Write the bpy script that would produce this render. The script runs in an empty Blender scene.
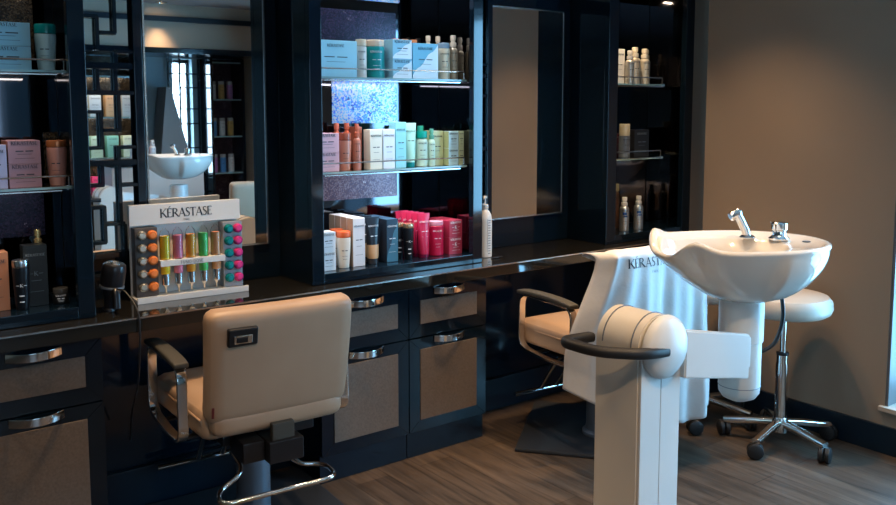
import bpy, bmesh, math, random
from mathutils import Vector, Matrix
random.seed(7)
PI = math.pi
SC = bpy.context.scene
COL = SC.collection

# ------------------------------------------------------------------ materials
def principled(name, color=(.5, .5, .5), rough=.5, metal=0, spec=.5, coat=0, coat_rough=.05, trans=0, ior=1.45,
               sheen=0, emit=None, estr=0, sss=0):
    m = bpy.data.materials.new(name); m.use_nodes = True
    b = m.node_tree.nodes['Principled BSDF']
    b.inputs['Base Color'].default_value = (*color, 1)
    b.inputs['Roughness'].default_value = rough
    b.inputs['Metallic'].default_value = metal
    b.inputs['Specular IOR Level'].default_value = spec
    b.inputs['Coat Weight'].default_value = coat
    b.inputs['Coat Roughness'].default_value = coat_rough
    b.inputs['Transmission Weight'].default_value = trans
    b.inputs['IOR'].default_value = ior
    b.inputs['Sheen Weight'].default_value = sheen
    b.inputs['Subsurface Weight'].default_value = sss
    if emit:
        b.inputs['Emission Color'].default_value = (*emit, 1)
        b.inputs['Emission Strength'].default_value = estr
    return m

def bump(m, scale=50, strength=.2, dist=.002, detail=4, stretch=(1, 1, 1)):
    nt = m.node_tree; n = nt.nodes; b = n['Principled BSDF']
    tc = n.new('ShaderNodeTexCoord'); mp = n.new('ShaderNodeMapping'); nz = n.new('ShaderNodeTexNoise'); bp = n.new('ShaderNodeBump')
    mp.inputs['Scale'].default_value = stretch
    nz.inputs['Scale'].default_value = scale; nz.inputs['Detail'].default_value = detail
    bp.inputs['Strength'].default_value = strength; bp.inputs['Distance'].default_value = dist
    nt.links.new(tc.outputs['Object'], mp.inputs[0]); nt.links.new(mp.outputs[0], nz.inputs['Vector'])
    nt.links.new(nz.outputs[0], bp.inputs['Height']); nt.links.new(bp.outputs[0], b.inputs['Normal'])
    return m

def mottle(m, c1, c2, scale=8, detail=5, stretch=(1, 1, 1)):
    nt = m.node_tree; n = nt.nodes; b = n['Principled BSDF']
    tc = n.new('ShaderNodeTexCoord'); mp = n.new('ShaderNodeMapping'); nz = n.new('ShaderNodeTexNoise'); cr = n.new('ShaderNodeValToRGB')
    mp.inputs['Scale'].default_value = stretch
    nz.inputs['Scale'].default_value = scale; nz.inputs['Detail'].default_value = detail
    cr.color_ramp.elements[0].position = .3; cr.color_ramp.elements[1].position = .7
    cr.color_ramp.elements[0].color = (*c1, 1); cr.color_ramp.elements[1].color = (*c2, 1)
    nt.links.new(tc.outputs['Object'], mp.inputs[0]); nt.links.new(mp.outputs[0], nz.inputs['Vector'])
    nt.links.new(nz.outputs[0], cr.inputs[0]); nt.links.new(cr.outputs[0], b.inputs['Base Color'])
    return m

M = {}
M['lacquer'] = principled('black_lacquer', (.003, .0085, .0155), .10, spec=.5, coat=.15, coat_rough=.03)
bump(M['lacquer'], 5, .012, .01, 1)
M['lacquer_satin'] = principled('satin_black_lacquer', (.004, .011, .020), .30, spec=.5)
M['counter'] = principled('polished_black_stone', (.012, .011, .009), .045, spec=.55, coat=.4)
M['leatherette'] = bump(mottle(principled('bronze_leatherette', rough=.62, spec=.35), (.125, .092, .070), (.165, .124, .097), 150, 4), 350, .5, .001)
M['mirror'] = principled('silvered_mirror', (.86, .88, .9), .012, metal=1)
M['smoked'] = principled('smoked_mirror', (.10, .10, .115), .05, metal=1)
M['side_smoked'] = principled('light_smoked_mirror', (.34, .34, .36), .04, metal=1)
M['chrome'] = principled('chrome', (.78, .76, .73), .09, metal=1)
M['nickel'] = principled('brushed_nickel', (.62, .60, .57), .24, metal=1)
M['grey_metal'] = principled('grey_coated_metal', (.16, .19, .23), .38, metal=.35)
M['tray_dark'] = principled('dark_brown_tray', (.075, .065, .06), .35)
M['plate'] = principled('dark_base_plate', (.035, .04, .048), .4, metal=.3)
M['black_rubber'] = bump(principled('black_rubber', (.012, .012, .013), .5), 200, .1, .001)
M['armpad'] = principled('charcoal_arm_pad', (.06, .056, .046), .5)
M['tan'] = bump(mottle(principled('tan_vinyl', rough=.40, spec=.4), (.38, .252, .166), (.44, .30, .20), 4, 3), 260, .12, .001)
M['cream_vinyl'] = bump(principled('cream_vinyl', (.50, .43, .36), .36), 220, .1, .001)
M['ceramic'] = principled('white_glazed_ceramic', (.74, .70, .64), .10, spec=.55, coat=.5)
M['white_plastic'] = bump(principled('white_satin_plastic', (.66, .66, .64), .34), 300, .03, .0005)
M['cream_plastic'] = bump(principled('cream_painted_metal', (.66, .61, .53), .36), 300, .03, .0005)
M['cloth'] = bump(principled('white_nylon_cape', (.60, .59, .58), .55, sheen=.2), 14, .35, .01, 3)
M['black_plastic'] = principled('black_plastic', (.012, .012, .014), .28)
M['dark_print'] = principled('dark_print', (.02, .025, .035), .5)
M['grey_print'] = principled('grey_print', (.16, .19, .22), .5)
M['white_print'] = principled('white_print', (.75, .76, .78), .5)
M['red_tag'] = principled('maroon_tag', (.12, .012, .01), .5)
M['wall'] = bump(mottle(principled('beige_wall_paint', rough=.62, spec=.25), (.235, .178, .130), (.255, .195, .143), 1.5, 2), 160, .05, .001)
M['ceiling'] = bump(principled('ceiling_paint', (.34, .33, .33), .8), 100, .05, .001)
M['bulkhead'] = bump(principled('bulkhead_paint', (.42, .34, .26), .7), 100, .05, .001)
M['sill'] = principled('pale_sill', (.36, .30, .24), .45)
M['reveal'] = principled('grey_reveal', (.10, .10, .105), .5)
M['pale_blue_wall'] = bump(principled('pale_blue_panel', (.32, .47, .53), .5), 60, .05, .001)

def glassy(name, tint=(.92, .98, .97), ior=1.45):
    m = bpy.data.materials.new(name); m.use_nodes = True
    nt = m.node_tree; nt.nodes.clear()
    o = nt.nodes.new('ShaderNodeOutputMaterial'); mx = nt.nodes.new('ShaderNodeMixShader')
    tr = nt.nodes.new('ShaderNodeBsdfTransparent'); gl = nt.nodes.new('ShaderNodeBsdfGlossy'); fr = nt.nodes.new('ShaderNodeFresnel')
    tr.inputs[0].default_value = (*tint, 1); gl.inputs['Roughness'].default_value = .04; fr.inputs[0].default_value = ior
    nt.links.new(fr.outputs[0], mx.inputs[0]); nt.links.new(tr.outputs[0], mx.inputs[1]); nt.links.new(gl.outputs[0], mx.inputs[2])
    nt.links.new(mx.outputs[0], o.inputs[0])
    return m
M['glass'] = glassy('shelf_glass', (.90, .97, .96))
M['glass_edge'] = principled('green_glass_edge', (.28, .42, .42), .12, spec=.6)
M['clear'] = glassy('clear_acrylic', (.97, .98, .98), ior=1.12)
M['pane'] = principled('daylit_frosted_pane', (.7, .8, .85), .5, emit=(.24, .62, 1.0), estr=15)
M['pane_fill'] = principled('added_fill_pane_wide', (.7, .8, .85), .5, emit=(.45, .72, 1.0), estr=3.2)  # glow of the added wide window, supplies blue frontal light
M['pane_small'] = principled('daylit_frosted_pane_small', (.7, .8, .85), .5, emit=(.55, .80, 1.0), estr=14)
M['lamp_warm'] = principled('warm_lamp_glass', (1, .9, .7), .4, emit=(1, .70, .40), estr=30)

def glitter(name, cols, scale, rough=.2, metal=.4):
    m = principled(name, (.5, .5, .5), rough, metal=metal)
    nt = m.node_tree; n = nt.nodes; b = n['Principled BSDF']
    tc = n.new('ShaderNodeTexCoord'); vo = n.new('ShaderNodeTexVoronoi'); vo.inputs['Scale'].default_value = scale
    nz = n.new('ShaderNodeTexNoise'); nz.inputs['Scale'].default_value = 11; nz.inputs['Detail'].default_value = 3
    sp = n.new('ShaderNodeSeparateColor'); ad = n.new('ShaderNodeMath'); ad.operation = 'MULTIPLY_ADD'
    ad.inputs[1].default_value = .55
    sb = n.new('ShaderNodeMath'); sb.operation = 'MULTIPLY_ADD'; sb.inputs[1].default_value = 1.3; sb.inputs[2].default_value = -.42
    cr = n.new('ShaderNodeValToRGB'); cr.color_ramp.interpolation = 'CONSTANT'
    el = cr.color_ramp.elements
    while len(el) < len(cols): el.new(.5)
    for i, (p, c) in enumerate(cols): el[i].position = p; el[i].color = (*c, 1)
    nt.links.new(tc.outputs['Object'], vo.inputs['Vector']); nt.links.new(tc.outputs['Object'], nz.inputs['Vector'])
    nt.links.new(vo.outputs['Color'], sp.inputs[0]); nt.links.new(sp.outputs[0], ad.inputs[0])
    nt.links.new(nz.outputs[0], sb.inputs[0]); nt.links.new(sb.outputs[0], ad.inputs[2])
    nt.links.new(ad.outputs[0], cr.inputs[0]); nt.links.new(cr.outputs[0], b.inputs['Base Color'])
    return m
M['reflection_bright'] = glitter('bright_blue_white_reflection', [(0, (.02, .03, .16)), (.22, (.05, .11, .42)), (.38, (.09, .24, .42)), (.52, (.33, .31, .34)), (.8, (.08, .25, .44)), (.95, (.50, .42, .36))], 190)  # bright reflection in the mirror back, painted as speckles
M['reflection_purple'] = glitter('dark_purple_reflection', [(0, (.008, .008, .02)), (.35, (.012, .010, .025)), (.55, (.03, .018, .04)), (.72, (.012, .012, .03)), (.9, (.16, .12, .16)), (.97, (.4, .34, .3))], 230)  # dark reflection in the mirror backs, painted as speckles
M['glitter_and_reflection_brown'] = glitter('bronze_mosaic_and_reflection', [(0, (.012, .009, .006)), (.4, (.03, .02, .012)), (.6, (.07, .05, .03)), (.85, (.02, .014, .01)), (.95, (.3, .22, .14))], 260)  # shelving back across the room, also painted reflections in the left cabinet
M['glitter_and_reflection_pink'] = glitter('mauve_mosaic_and_reflection', [(0, (.05, .03, .05)), (.3, (.07, .035, .045)), (.5, (.13, .08, .09)), (.7, (.04, .02, .04)), (.88, (.3, .22, .22))], 230)  # shelving back across the room, also a painted reflection in the middle cabinet

def wood():
    m = principled('grey_brown_plank_floor', (.2, .15, .1), .42, spec=.35)
    nt = m.node_tree; n = nt.nodes; b = n['Principled BSDF']; L = nt.links.new
    tc = n.new('ShaderNodeTexCoord'); mp = n.new('ShaderNodeMapping'); mp.inputs['Rotation'].default_value = (0, 0, PI / 2)
    L(tc.outputs['Object'], mp.inputs[0])
    br = n.new('ShaderNodeTexBrick'); br.offset = .37; br.offset_frequency = 2
    br.inputs['Scale'].default_value = 1; br.inputs['Brick Width'].default_value = .92; br.inputs['Row Height'].default_value = .152
    br.inputs['Mortar Size'].default_value = .0014; br.inputs['Bias'].default_value = 0
    br.inputs['Color1'].default_value = (.050, .037, .028, 1); br.inputs['Color2'].default_value = (.088, .066, .050, 1)
    br.inputs['Mortar'].default_value = (.018, .013, .010, 1)
    L(mp.outputs[0], br.inputs['Vector'])
    m2 = n.new('ShaderNodeMapping'); m2.inputs['Scale'].default_value = (16, 1.3, 1); L(tc.outputs['Object'], m2.inputs[0])
    nz = n.new('ShaderNodeTexNoise'); nz.inputs['Scale'].default_value = 2.2; nz.inputs['Detail'].default_value = 8; nz.inputs['Distortion'].default_value = .8
    L(m2.outputs[0], nz.inputs['Vector'])
    cr = n.new('ShaderNodeValToRGB'); cr.color_ramp.elements[0].position = .3; cr.color_ramp.elements[1].position = .72
    cr.color_ramp.elements[0].color = (.45, .45, .46, 1); cr.color_ramp.elements[1].color = (1.25, 1.2, 1.15, 1)
    L(nz.outputs[0], cr.inputs[0])
    mx = n.new('ShaderNodeMix'); mx.data_type = 'RGBA'; mx.blend_type = 'MULTIPLY'; mx.inputs[0].default_value = 1
    L(br.outputs['Color'], mx.inputs[6]); L(cr.outputs[0], mx.inputs[7]); L(mx.outputs[2], b.inputs['Base Color'])
    bp = n.new('ShaderNodeBump'); bp.inputs['Strength'].default_value = .15; bp.inputs['Distance'].default_value = .002
    L(nz.outputs[0], bp.inputs['Height']); L(bp.outputs[0], b.inputs['Normal'])
    return m
M['floor'] = wood()

_cm = {}
def cm(color, rough=.4, metal=0, spec=.5):
    k = (tuple(round(c, 3) for c in color), rough, metal)
    if k not in _cm: _cm[k] = principled('coloured_%02d' % len(_cm), color, rough, metal, spec)
    return _cm[k]

# ------------------------------------------------------------------ mesh helpers
def box(bm, x0, x1, y0, y1, z0, z1, bev=0, seg=2, mat=None):
    r = bmesh.ops.create_cube(bm, size=1)
    vs = r['verts']
    for v in vs:
        v.co = Vector(((x0 + x1) / 2 + v.co.x * (x1 - x0), (y0 + y1) / 2 + v.co.y * (y1 - y0), (z0 + z1) / 2 + v.co.z * (z1 - z0)))
    if mat is not None: bmesh.ops.transform(bm, matrix=mat, verts=vs)
    if bev > 0:
        es = {e for v in vs for e in v.link_edges}
        bmesh.ops.bevel(bm, geom=list(es), offset=bev, segments=seg, affect='EDGES', profile=.5)
    return bm

def NB(): return bmesh.new()
def B(*a, **k): return box(NB(), *a, **k)

def obj(name, bm, mat, parent=None, smooth=True, angle=40):
    me = bpy.data.meshes.new(name)
    bmesh.ops.recalc_face_normals(bm, faces=bm.faces[:])
    bm.to_mesh(me); bm.free()
    for mm in (mat if isinstance(mat, (list, tuple)) else [mat]): me.materials.append(mm)
    if smooth and len(me.polygons):
        me.polygons.foreach_set('use_smooth', [True] * len(me.polygons))
        try: me.set_sharp_from_angle(angle=math.radians(angle))
        except Exception: pass
    o = bpy.data.objects.new(name, me); COL.objects.link(o)
    if smooth and angle < 80:
        wn = o.modifiers.new('weighted_normals', 'WEIGHTED_NORMAL'); wn.keep_sharp = True; wn.weight = 100
    if parent: o.parent = parent
    return o

def thing(name, label, cat, loc=(0, 0, 0), rz=0, group=None):
    o = bpy.data.objects.new(name, None); COL.objects.link(o); o.empty_display_size = .05
    o.location = loc; o.rotation_euler = (0, 0, rz); o['label'] = label; o['category'] = cat
    if group: o['group'] = group
    return o
def tag(o, label, cat, group=None):
    o['label'] = label; o['category'] = cat
    if group: o['group'] = group
    return o
def struct(name, bm, m, label=None, cat=None, smooth=True):
    o = obj(name, bm, m, smooth=smooth); o['kind'] = 'structure'
    if label: o['label'] = label
    if cat: o['category'] = cat
    return o

def lathe(bm, prof, seg=28, c=(0, 0, 0), mat=None, cap=True):
    rings = []; nv = []
    for r, z in prof:
        if r < 1e-5:
            v = bm.verts.new((c[0], c[1], c[2] + z)); nv.append(v); rings.append([v])
        else:
            ring = [bm.verts.new((c[0] + r * math.cos(2 * PI * i / seg), c[1] + r * math.sin(2 * PI * i / seg), c[2] + z)) for i in range(seg)]
            nv += ring; rings.append(ring)
    for a, b in zip(rings, rings[1:]):
        if len(a) == 1 and len(b) == 1: continue
        for i in range(seg):
            j = (i + 1) % seg
            if len(a) == 1: bm.faces.new((a[0], b[i], b[j]))
            elif len(b) == 1: bm.faces.new((a[i], a[j], b[0]))
            else: bm.faces.new((a[i], a[j], b[j], b[i]))
    if cap:
        for ring in (rings[0], rings[-1]):
            if len(ring) > 1: bm.faces.new(ring)
    if mat is not None: bmesh.ops.transform(bm, matrix=mat, verts=nv)
    return bm
def LA(prof, seg=28, c=(0, 0, 0), mat=None): return lathe(NB(), prof, seg, c, mat)

def fillet(pts, r, n=6):
    pts = [Vector(p) for p in pts]; out = [pts[0]]
    for i in range(1, len(pts) - 1):
        a, b, c = pts[i - 1], pts[i], pts[i + 1]
        d1 = (a - b); d2 = (c - b); rr = min(r, d1.length * .49, d2.length * .49)
        p1 = b + d1.normalized() * rr; p2 = b + d2.normalized() * rr
        for k in range(n + 1):
            t = k / n; out.append(p1 * (1 - t) ** 2 + b * 2 * t * (1 - t) + p2 * t * t)
    out.append(pts[-1]); return out

def sweep(bm, pts, prof, closed=False, up=None):
    """prof: list of (a,b) section points; up: reference vector, else parallel transport"""
    pts = [Vector(p) for p in pts]; n = len(pts); rings = []; ref = None
    for i, p in enumerate(pts):
        if closed: t = pts[(i + 1) % n] - pts[i - 1]
        else: t = pts[min(i + 1, n - 1)] - pts[max(i - 1, 0)]
        t.normalize()
        if up is not None: u = Vector(up); u = (u - t * u.dot(t)).normalized()
        else:
            if ref is None:
                ref = Vector((0, 0, 1)) if abs(t.z) < .9 else Vector((1, 0, 0))
            u = (ref - t * ref.dot(t)).normalized(); ref = u
        s = t.cross(u)
        rings.append([bm.verts.new(p + s * a + u * b) for a, b in prof])
    m = len(prof)
    for i in range(n if closed else n - 1):
        a, b = rings[i], rings[(i + 1) % n]
        for k in range(m):
            bm.faces.new((a[k], a[(k + 1) % m], b[(k + 1) % m], b[k]))
    if not closed:
        bm.faces.new(rings[0]); bm.faces.new(rings[-1][::-1])
    return bm
def circ(r, n=12): return [(r * math.cos(2 * PI * k / n), r * math.sin(2 * PI * k / n)) for k in range(n)]
def rrect(w, h, r, n=3):
    out = []
    for cx, cy, a0 in ((w / 2 - r, h / 2 - r, 0), (-w / 2 + r, h / 2 - r, 90), (-w / 2 + r, -h / 2 + r, 180), (w / 2 - r, -h / 2 + r, 270)):
        for k in range(n + 1):
            a = math.radians(a0 + 90 * k / n); out.append((cx + r * math.cos(a), cy + r * math.sin(a)))
    return out
def T(pts, r, n=12, closed=False): return sweep(NB(), pts, circ(r, n), closed)

def cushion(sx, sy, sz, r, n=12, deform=None, loc=(0, 0, 0)):
    bm = NB()
    h = Vector((sx / 2, sy / 2, sz / 2)); cache = {}
    def vert(p):
        k = (round(p.x, 5), round(p.y, 5), round(p.z, 5))
        if k in cache: return cache[k]
        q = Vector((p.x * h.x, p.y * h.y, p.z * h.z))
        inn = Vector([max(-(h[i] - r), min(h[i] - r, q[i])) for i in range(3)])
        d = q - inn
        if d.length > 1e-9: q = inn + d.normalized() * r
        if deform: q = deform(q)
        v = bm.verts.new(q + Vector(loc)); cache[k] = v; return v
    def sp(i):   # denser near ends for the rounded edges
        t = i / n * 2 - 1; return math.copysign(abs(t) ** .75, t) if t else 0
    for ax in range(3):
        for sg in (-1, 1):
            for i in range(n):
                for j in range(n):
                    q = []
                    for a, b in ((i, j), (i + 1, j), (i + 1, j + 1), (i, j + 1)):
                        p = [0, 0, 0]; p[ax] = sg; p[(ax + 1) % 3] = sp(a); p[(ax + 2) % 3] = sp(b)
                        q.append(vert(Vector(p)))
                    if len(set(q)) >= 3:
                        try: bm.faces.new(q if sg > 0 else q[::-1])
                        except ValueError: pass
    return bm

def prism(bm, poly, z0, z1, mat=None):
    a = [bm.verts.new((x, y, z0)) for x, y in poly]; b = [bm.verts.new((x, y, z1)) for x, y in poly]
    n = len(poly)
    bm.faces.new(a[::-1]); bm.faces.new(b)
    for i in range(n): bm.faces.new((a[i], a[(i + 1) % n], b[(i + 1) % n], b[i]))
    if mat is not None: bmesh.ops.transform(bm, matrix=mat, verts=a + b)
    return bm

# ------------------------------------------------------------------ lettering (drawn with strokes, thick and thin)
GL = {
 'K': (.78, [((.12, 0), (.12, 1), .13), ((.16, .42), (.66, 1), .05), ((.28, .56), (.74, 0), .13), ((.0, .02), (.24, .02), .04), ((.0, .98), (.24, .98), .04), ((.55, .98), (.78, .98), .04), ((.6, .02), (.84, .02), .04)]),
 'E': (.6, [((.12, 0), (.12, 1), .13), ((.1, .97), (.54, .97), .06), ((.1, .52), (.44, .52), .05), ((.1, .03), (.56, .03), .06), ((.53, .86), (.53, 1), .04), ((.55, .0), (.55, .16), .04)]),
 'R': (.74, [((.12, 0), (.12, 1), .13), ((.1, .97), (.38, .97), .05), ((.38, .97), (.54, .86), .08), ((.54, .88), (.55, .64), .12), ((.54, .66), (.38, .5), .08), ((.38, .5), (.1, .5), .05), ((.3, .5), (.74, 0), .13), ((.0, .02), (.24, .02), .04)]),
 'A': (.8, [((.06, 0), (.4, 1), .05), ((.4, 1), (.74, 0), .13), ((.18, .33), (.62, .33), .05), ((-.02, .02), (.16, .02), .04), ((.6, .02), (.86, .02), .04)]),
 'S': (.54, [((.46, .84), (.4, .94), .05), ((.42, .95), (.24, .99), .06), ((.26, .99), (.1, .86), .09), ((.09, .88), (.12, .66), .1), ((.1, .68), (.44, .38), .13), ((.44, .42), (.46, .18), .1), ((.46, .2), (.3, .02), .09), ((.32, .02), (.12, .03), .06), ((.13, .04), (.05, .16), .05)]),
 'T': (.66, [((.33, 0), (.33, 1), .13), ((.02, .97), (.64, .97), .06), ((.03, .84), (.03, 1), .04), ((.63, .84), (.63, 1), .04), ((.2, .02), (.46, .02), .04)]),
 'P': (.6, [((.12, 0), (.12, 1), .11), ((.1, .97), (.38, .97), .06), ((.36, .97), (.52, .84), .08), ((.52, .86), (.52, .62), .1), ((.52, .64), (.36, .48), .08), ((.38, .48), (.1, .48), .05)]),
 'I': (.26, [((.12, 0), (.12, 1), .12)]),
 'F': (.56, [((.12, 0), (.12, 1), .11), ((.1, .96), (.52, .96), .07), ((.1, .5), (.42, .5), .07)]),
 'U': (.7, [((.1, 1), (.1, .25), .1), ((.1, .27), (.24, .05), .09), ((.22, .05), (.44, .05), .08), ((.42, .05), (.56, .27), .09), ((.56, .25), (.56, 1), .08)]),
 'O': (.8, [((.08, .5), (.18, .85), .1), ((.17, .83), (.38, .97), .08), ((.38, .97), (.6, .83), .08), ((.59, .85), (.69, .5), .1), ((.69, .5), (.59, .15), .1), ((.6, .17), (.38, .03), .08), ((.38, .03), (.17, .17), .08), ((.18, .15), (.08, .5), .1)]),
 'D': (.72, [((.12, 0), (.12, 1), .11), ((.1, .96), (.4, .96), .07), ((.38, .96), (.6, .7), .09), ((.6, .72), (.6, .28), .11), ((.6, .3), (.38, .04), .09), ((.4, .04), (.1, .04), .07)]),
 '-': (.4, [((.05, .45), (.33, .45), .1)]), ' ': (.4, []),
}
def letters(bm, text, h, gap=.09, accent=None, th=.0006, centre=True, bend=None, xf=None, weight=1.0, off=(0, 0)):
    """text in the local XZ plane, facing -Y, centred on x=0, baseline z=0. bend = radius of a cylinder it lies on"""
    width = sum(GL[c][0] + gap for c in text) - gap
    x0 = -width / 2 if centre else 0
    def quad(p, q, w):
        p = Vector(p); q = Vector(q); d = q - p
        nrm = Vector((-d.y, d.x)).normalized() * w * weight / 2
        n = 1
        fr = [p + nrm, q + nrm, q - nrm, p - nrm]
        out = []
        for yy in (0, -th):
            ring = []
            for c in fr:
                x, z = c.x * h + off[0], c.y * h + off[1]
                if bend: ang = x / bend; P = Vector((math.sin(ang) * (bend - yy), -math.cos(ang) * (bend - yy), z))
                else: P = Vector((x, yy, z))
                if xf: P = xf(P)
                ring.append(bm.verts.new(P))
            out.append(ring)
        a, b = out
        bm.faces.new(b)
        for i in range(4): bm.faces.new((a[i], a[(i + 1) % 4], b[(i + 1) % 4], b[i]))
    x = x0
    for i, c in enumerate(text):
        for p, q, w in GL[c][1]:
            quad((x + p[0], p[1]), (x + q[0], q[1]), w)
        if accent == i: quad((x + .22, 1.1), (x + .42, 1.26), .07)
        x += GL[c][0] + gap
    return bm
def bars(bm, rows, bend=None, th=.0005):
    for x0, x1, z, w in rows:
        n = max(1, int((x1 - x0) / .006)) if bend else 1
        for k in range(n):
            a = x0 + (x1 - x0) * k / n; b = x0 + (x1 - x0) * (k + 1) / n
            ring = []
            for x, zz in ((a, z - w / 2), (b, z - w / 2), (b, z + w / 2), (a, z + w / 2)):
                if bend: g = x / bend; ring.append(bm.verts.new((math.sin(g) * (bend + th), -math.cos(g) * (bend + th), zz)))
                else: ring.append(bm.verts.new((x, -th, zz)))
            bm.faces.new(ring)
    return bm

# ------------------------------------------------------------------ setting
CT = .77; YF = 2.88; YW = 3.14; XR = 3.60; CEIL = 2.32; YB = -1.9; XL = -1.9
struct('floor', B(XL, 4.3, YB - .3, 3.5, -.05, 0), M['floor'])
struct('ceiling', B(XL, 4.3, YB - .3, 3.5, CEIL, CEIL + .05), M['ceiling'])
bm = NB(); box(bm, XL - .1, XL, YB, 3.5, 0, CEIL); struct('wall_left', bm, M['wall'])
bm = NB(); box(bm, XL, 4.3, 3.40, 3.5, 0, CEIL); struct('wall_back', bm, M['wall'])
# right wall with a window opening, and the short return behind the tall cabinet
W0, W1, WZ0, WZ1 = .25, 1.69, .20, 2.08
bm = NB()
box(bm, XR, XR + .3, W1, 2.62, 0, CEIL); box(bm, XR, XR + .3, YB, W0, 0, CEIL)
box(bm, XR, XR + .3, W0, W1, 0, WZ0 - .02); box(bm, XR, XR + .3, W0, W1, WZ1, CEIL)
struct('wall_right', bm, M['wall'])
bm = NB(); box(bm, 3.842, 4.1, 2.90, 3.39, 0, CEIL); box(bm, 4.1, 4.2, 2.62, 3.39, 0, CEIL); struct('wall_right_return', bm, M['wall'])
bm = NB(); box(bm, XR - .02, XR + .29, W0 - .02, W1 + .02, WZ0 - .02, WZ0, .003); struct('trim_1', bm, M['sill'])
bm = NB(); box(bm, XR + .004, XR + .29, W1 - .012, W1, WZ0, WZ1); box(bm, XR + .004, XR + .29, W0, W0 + .012, WZ0, WZ1); box(bm, XR + .004, XR + .29, W0, W1, WZ1 - .012, WZ1)
struct('trim_2', bm, M['reveal'])
wn = struct('window_1', B(XR + .26, XR + .27, W0, W1, WZ0, WZ1), M['pane'])
bm = NB()
for a, b, c, d in ((W0, W1, WZ0, WZ0 + .04), (W0, W1, WZ1 - .05, WZ1 - .01), (W0, W0 + .05, WZ0, WZ1), (W1 - .05, W1 - .01, WZ0, WZ1), (.95, .99, WZ0, WZ1)):
    box(bm, XR + .23, XR + .258, a, b, c, d, .004)
obj('window_frame', bm, M['lacquer_satin'], wn)
bm = NB(); box(bm, XR - .016, XR, YB, 2.62, 0, .118, .003); struct('baseboard_right', bm, M['lacquer_satin'])

# wall behind the camera with two windows; the wide one is added cool fill
def opening_wall(name, y0, y1, x0, x1, holes, mat):
    bm = NB(); xs = x0
    for a, b, z0, z1 in holes:
        box(bm, xs, a, y0, y1, 0, CEIL); box(bm, a, b, y0, y1, 0, z0); box(bm, a, b, y0, y1, z1, CEIL); xs = b
    box(bm, xs, x1, y0, y1, 0, CEIL)
    return struct(name, bm, mat)
opening_wall('wall_front', YB - .15, YB, XL, XR + .2, [(-.1, 1.55, .75, 1.89), (2.98, 3.17, .75, 1.89)], M['pale_blue_wall'])
for i, (a, b, z0, z1) in enumerate([(-.1, 1.55, .75, 1.89), (2.98, 3.17, .75, 1.89)]):
    w = struct('window_%d' % (i + 2), B(a, b, YB - .12, YB - .11, z0, z1), M['pane_fill'] if i == 0 else M['pane_small'])  # first pane is the added, unseen wide one
    bm = NB()
    for q in ((a, b, z0, z0 + .04), (a, b, z1 - .04, z1), (a, a + .03, z0, z1), (b - .03, b, z0, z1)): box(bm, q[0], q[1], YB - .108, YB - .08, q[2], q[3])
    obj('window_frame', bm, M['lacquer_satin'], w)
# bulkhead and dark header along the opposite wall, dark strip on the ceiling
struct('trim_3', B(XL, XR, YB, -1.25, 1.95, CEIL), M['bulkhead'])
struct('trim_4', B(XL, XR, YB, -1.22, 1.90, 1.949, .004), M['lacquer'])
struct('trim_5', B(XL, XR, -1.249, -1.215, 2.17, 2.215), M['lacquer_satin'])

# ------------------------------------------------------------------ station panelling
P = thing('station_panelling', 'black lacquer wall panelling behind the two styling stations', 'wall panelling', (0, 0, 0))
def panel_back(x0, x1):
    bm = NB(); box(bm, x0, x1, YW, YW + .03, CT + .001, 1.985, .002)
    obj('back_panel', bm, M['lacquer'], P)
panel_back(.779, 1.564); panel_back(2.400, 3.184)
for a, b in ((.779, 1.564), (2.400, 3.184)): obj('upper_panel', B(a, b, YW, YW + .03, 1.987, CEIL - .002), M['bulkhead'], P)
for x0, x1 in ((.782, 1.562), (2.384, 3.84)):
    bm = NB(); box(bm, x0, x1, 3.10, 3.13, 0, CT - .052); obj('knee_panel', bm, M['lacquer'], P)
    bm = NB(); box(bm, x0, x1, 3.075, 3.098, 0, .15, .004); obj('kick_board', bm, M['lacquer_satin'], P)

# ------------------------------------------------------------------ worktop
ct = thing('worktop', 'long polished black stone worktop running under the display cabinets', 'worktop', (0, 0, 0))
bm = NB(); box(bm, -.35, 3.855, 2.80, YW + .02, CT - .05, CT, .003, 2); obj('slab', bm, M['counter'], ct)
bm = NB(); box(bm, -.35, 3.855, 2.797, 2.7995, CT - .006, CT - .001); obj('edge_strip', bm, M['nickel'], ct)

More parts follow.
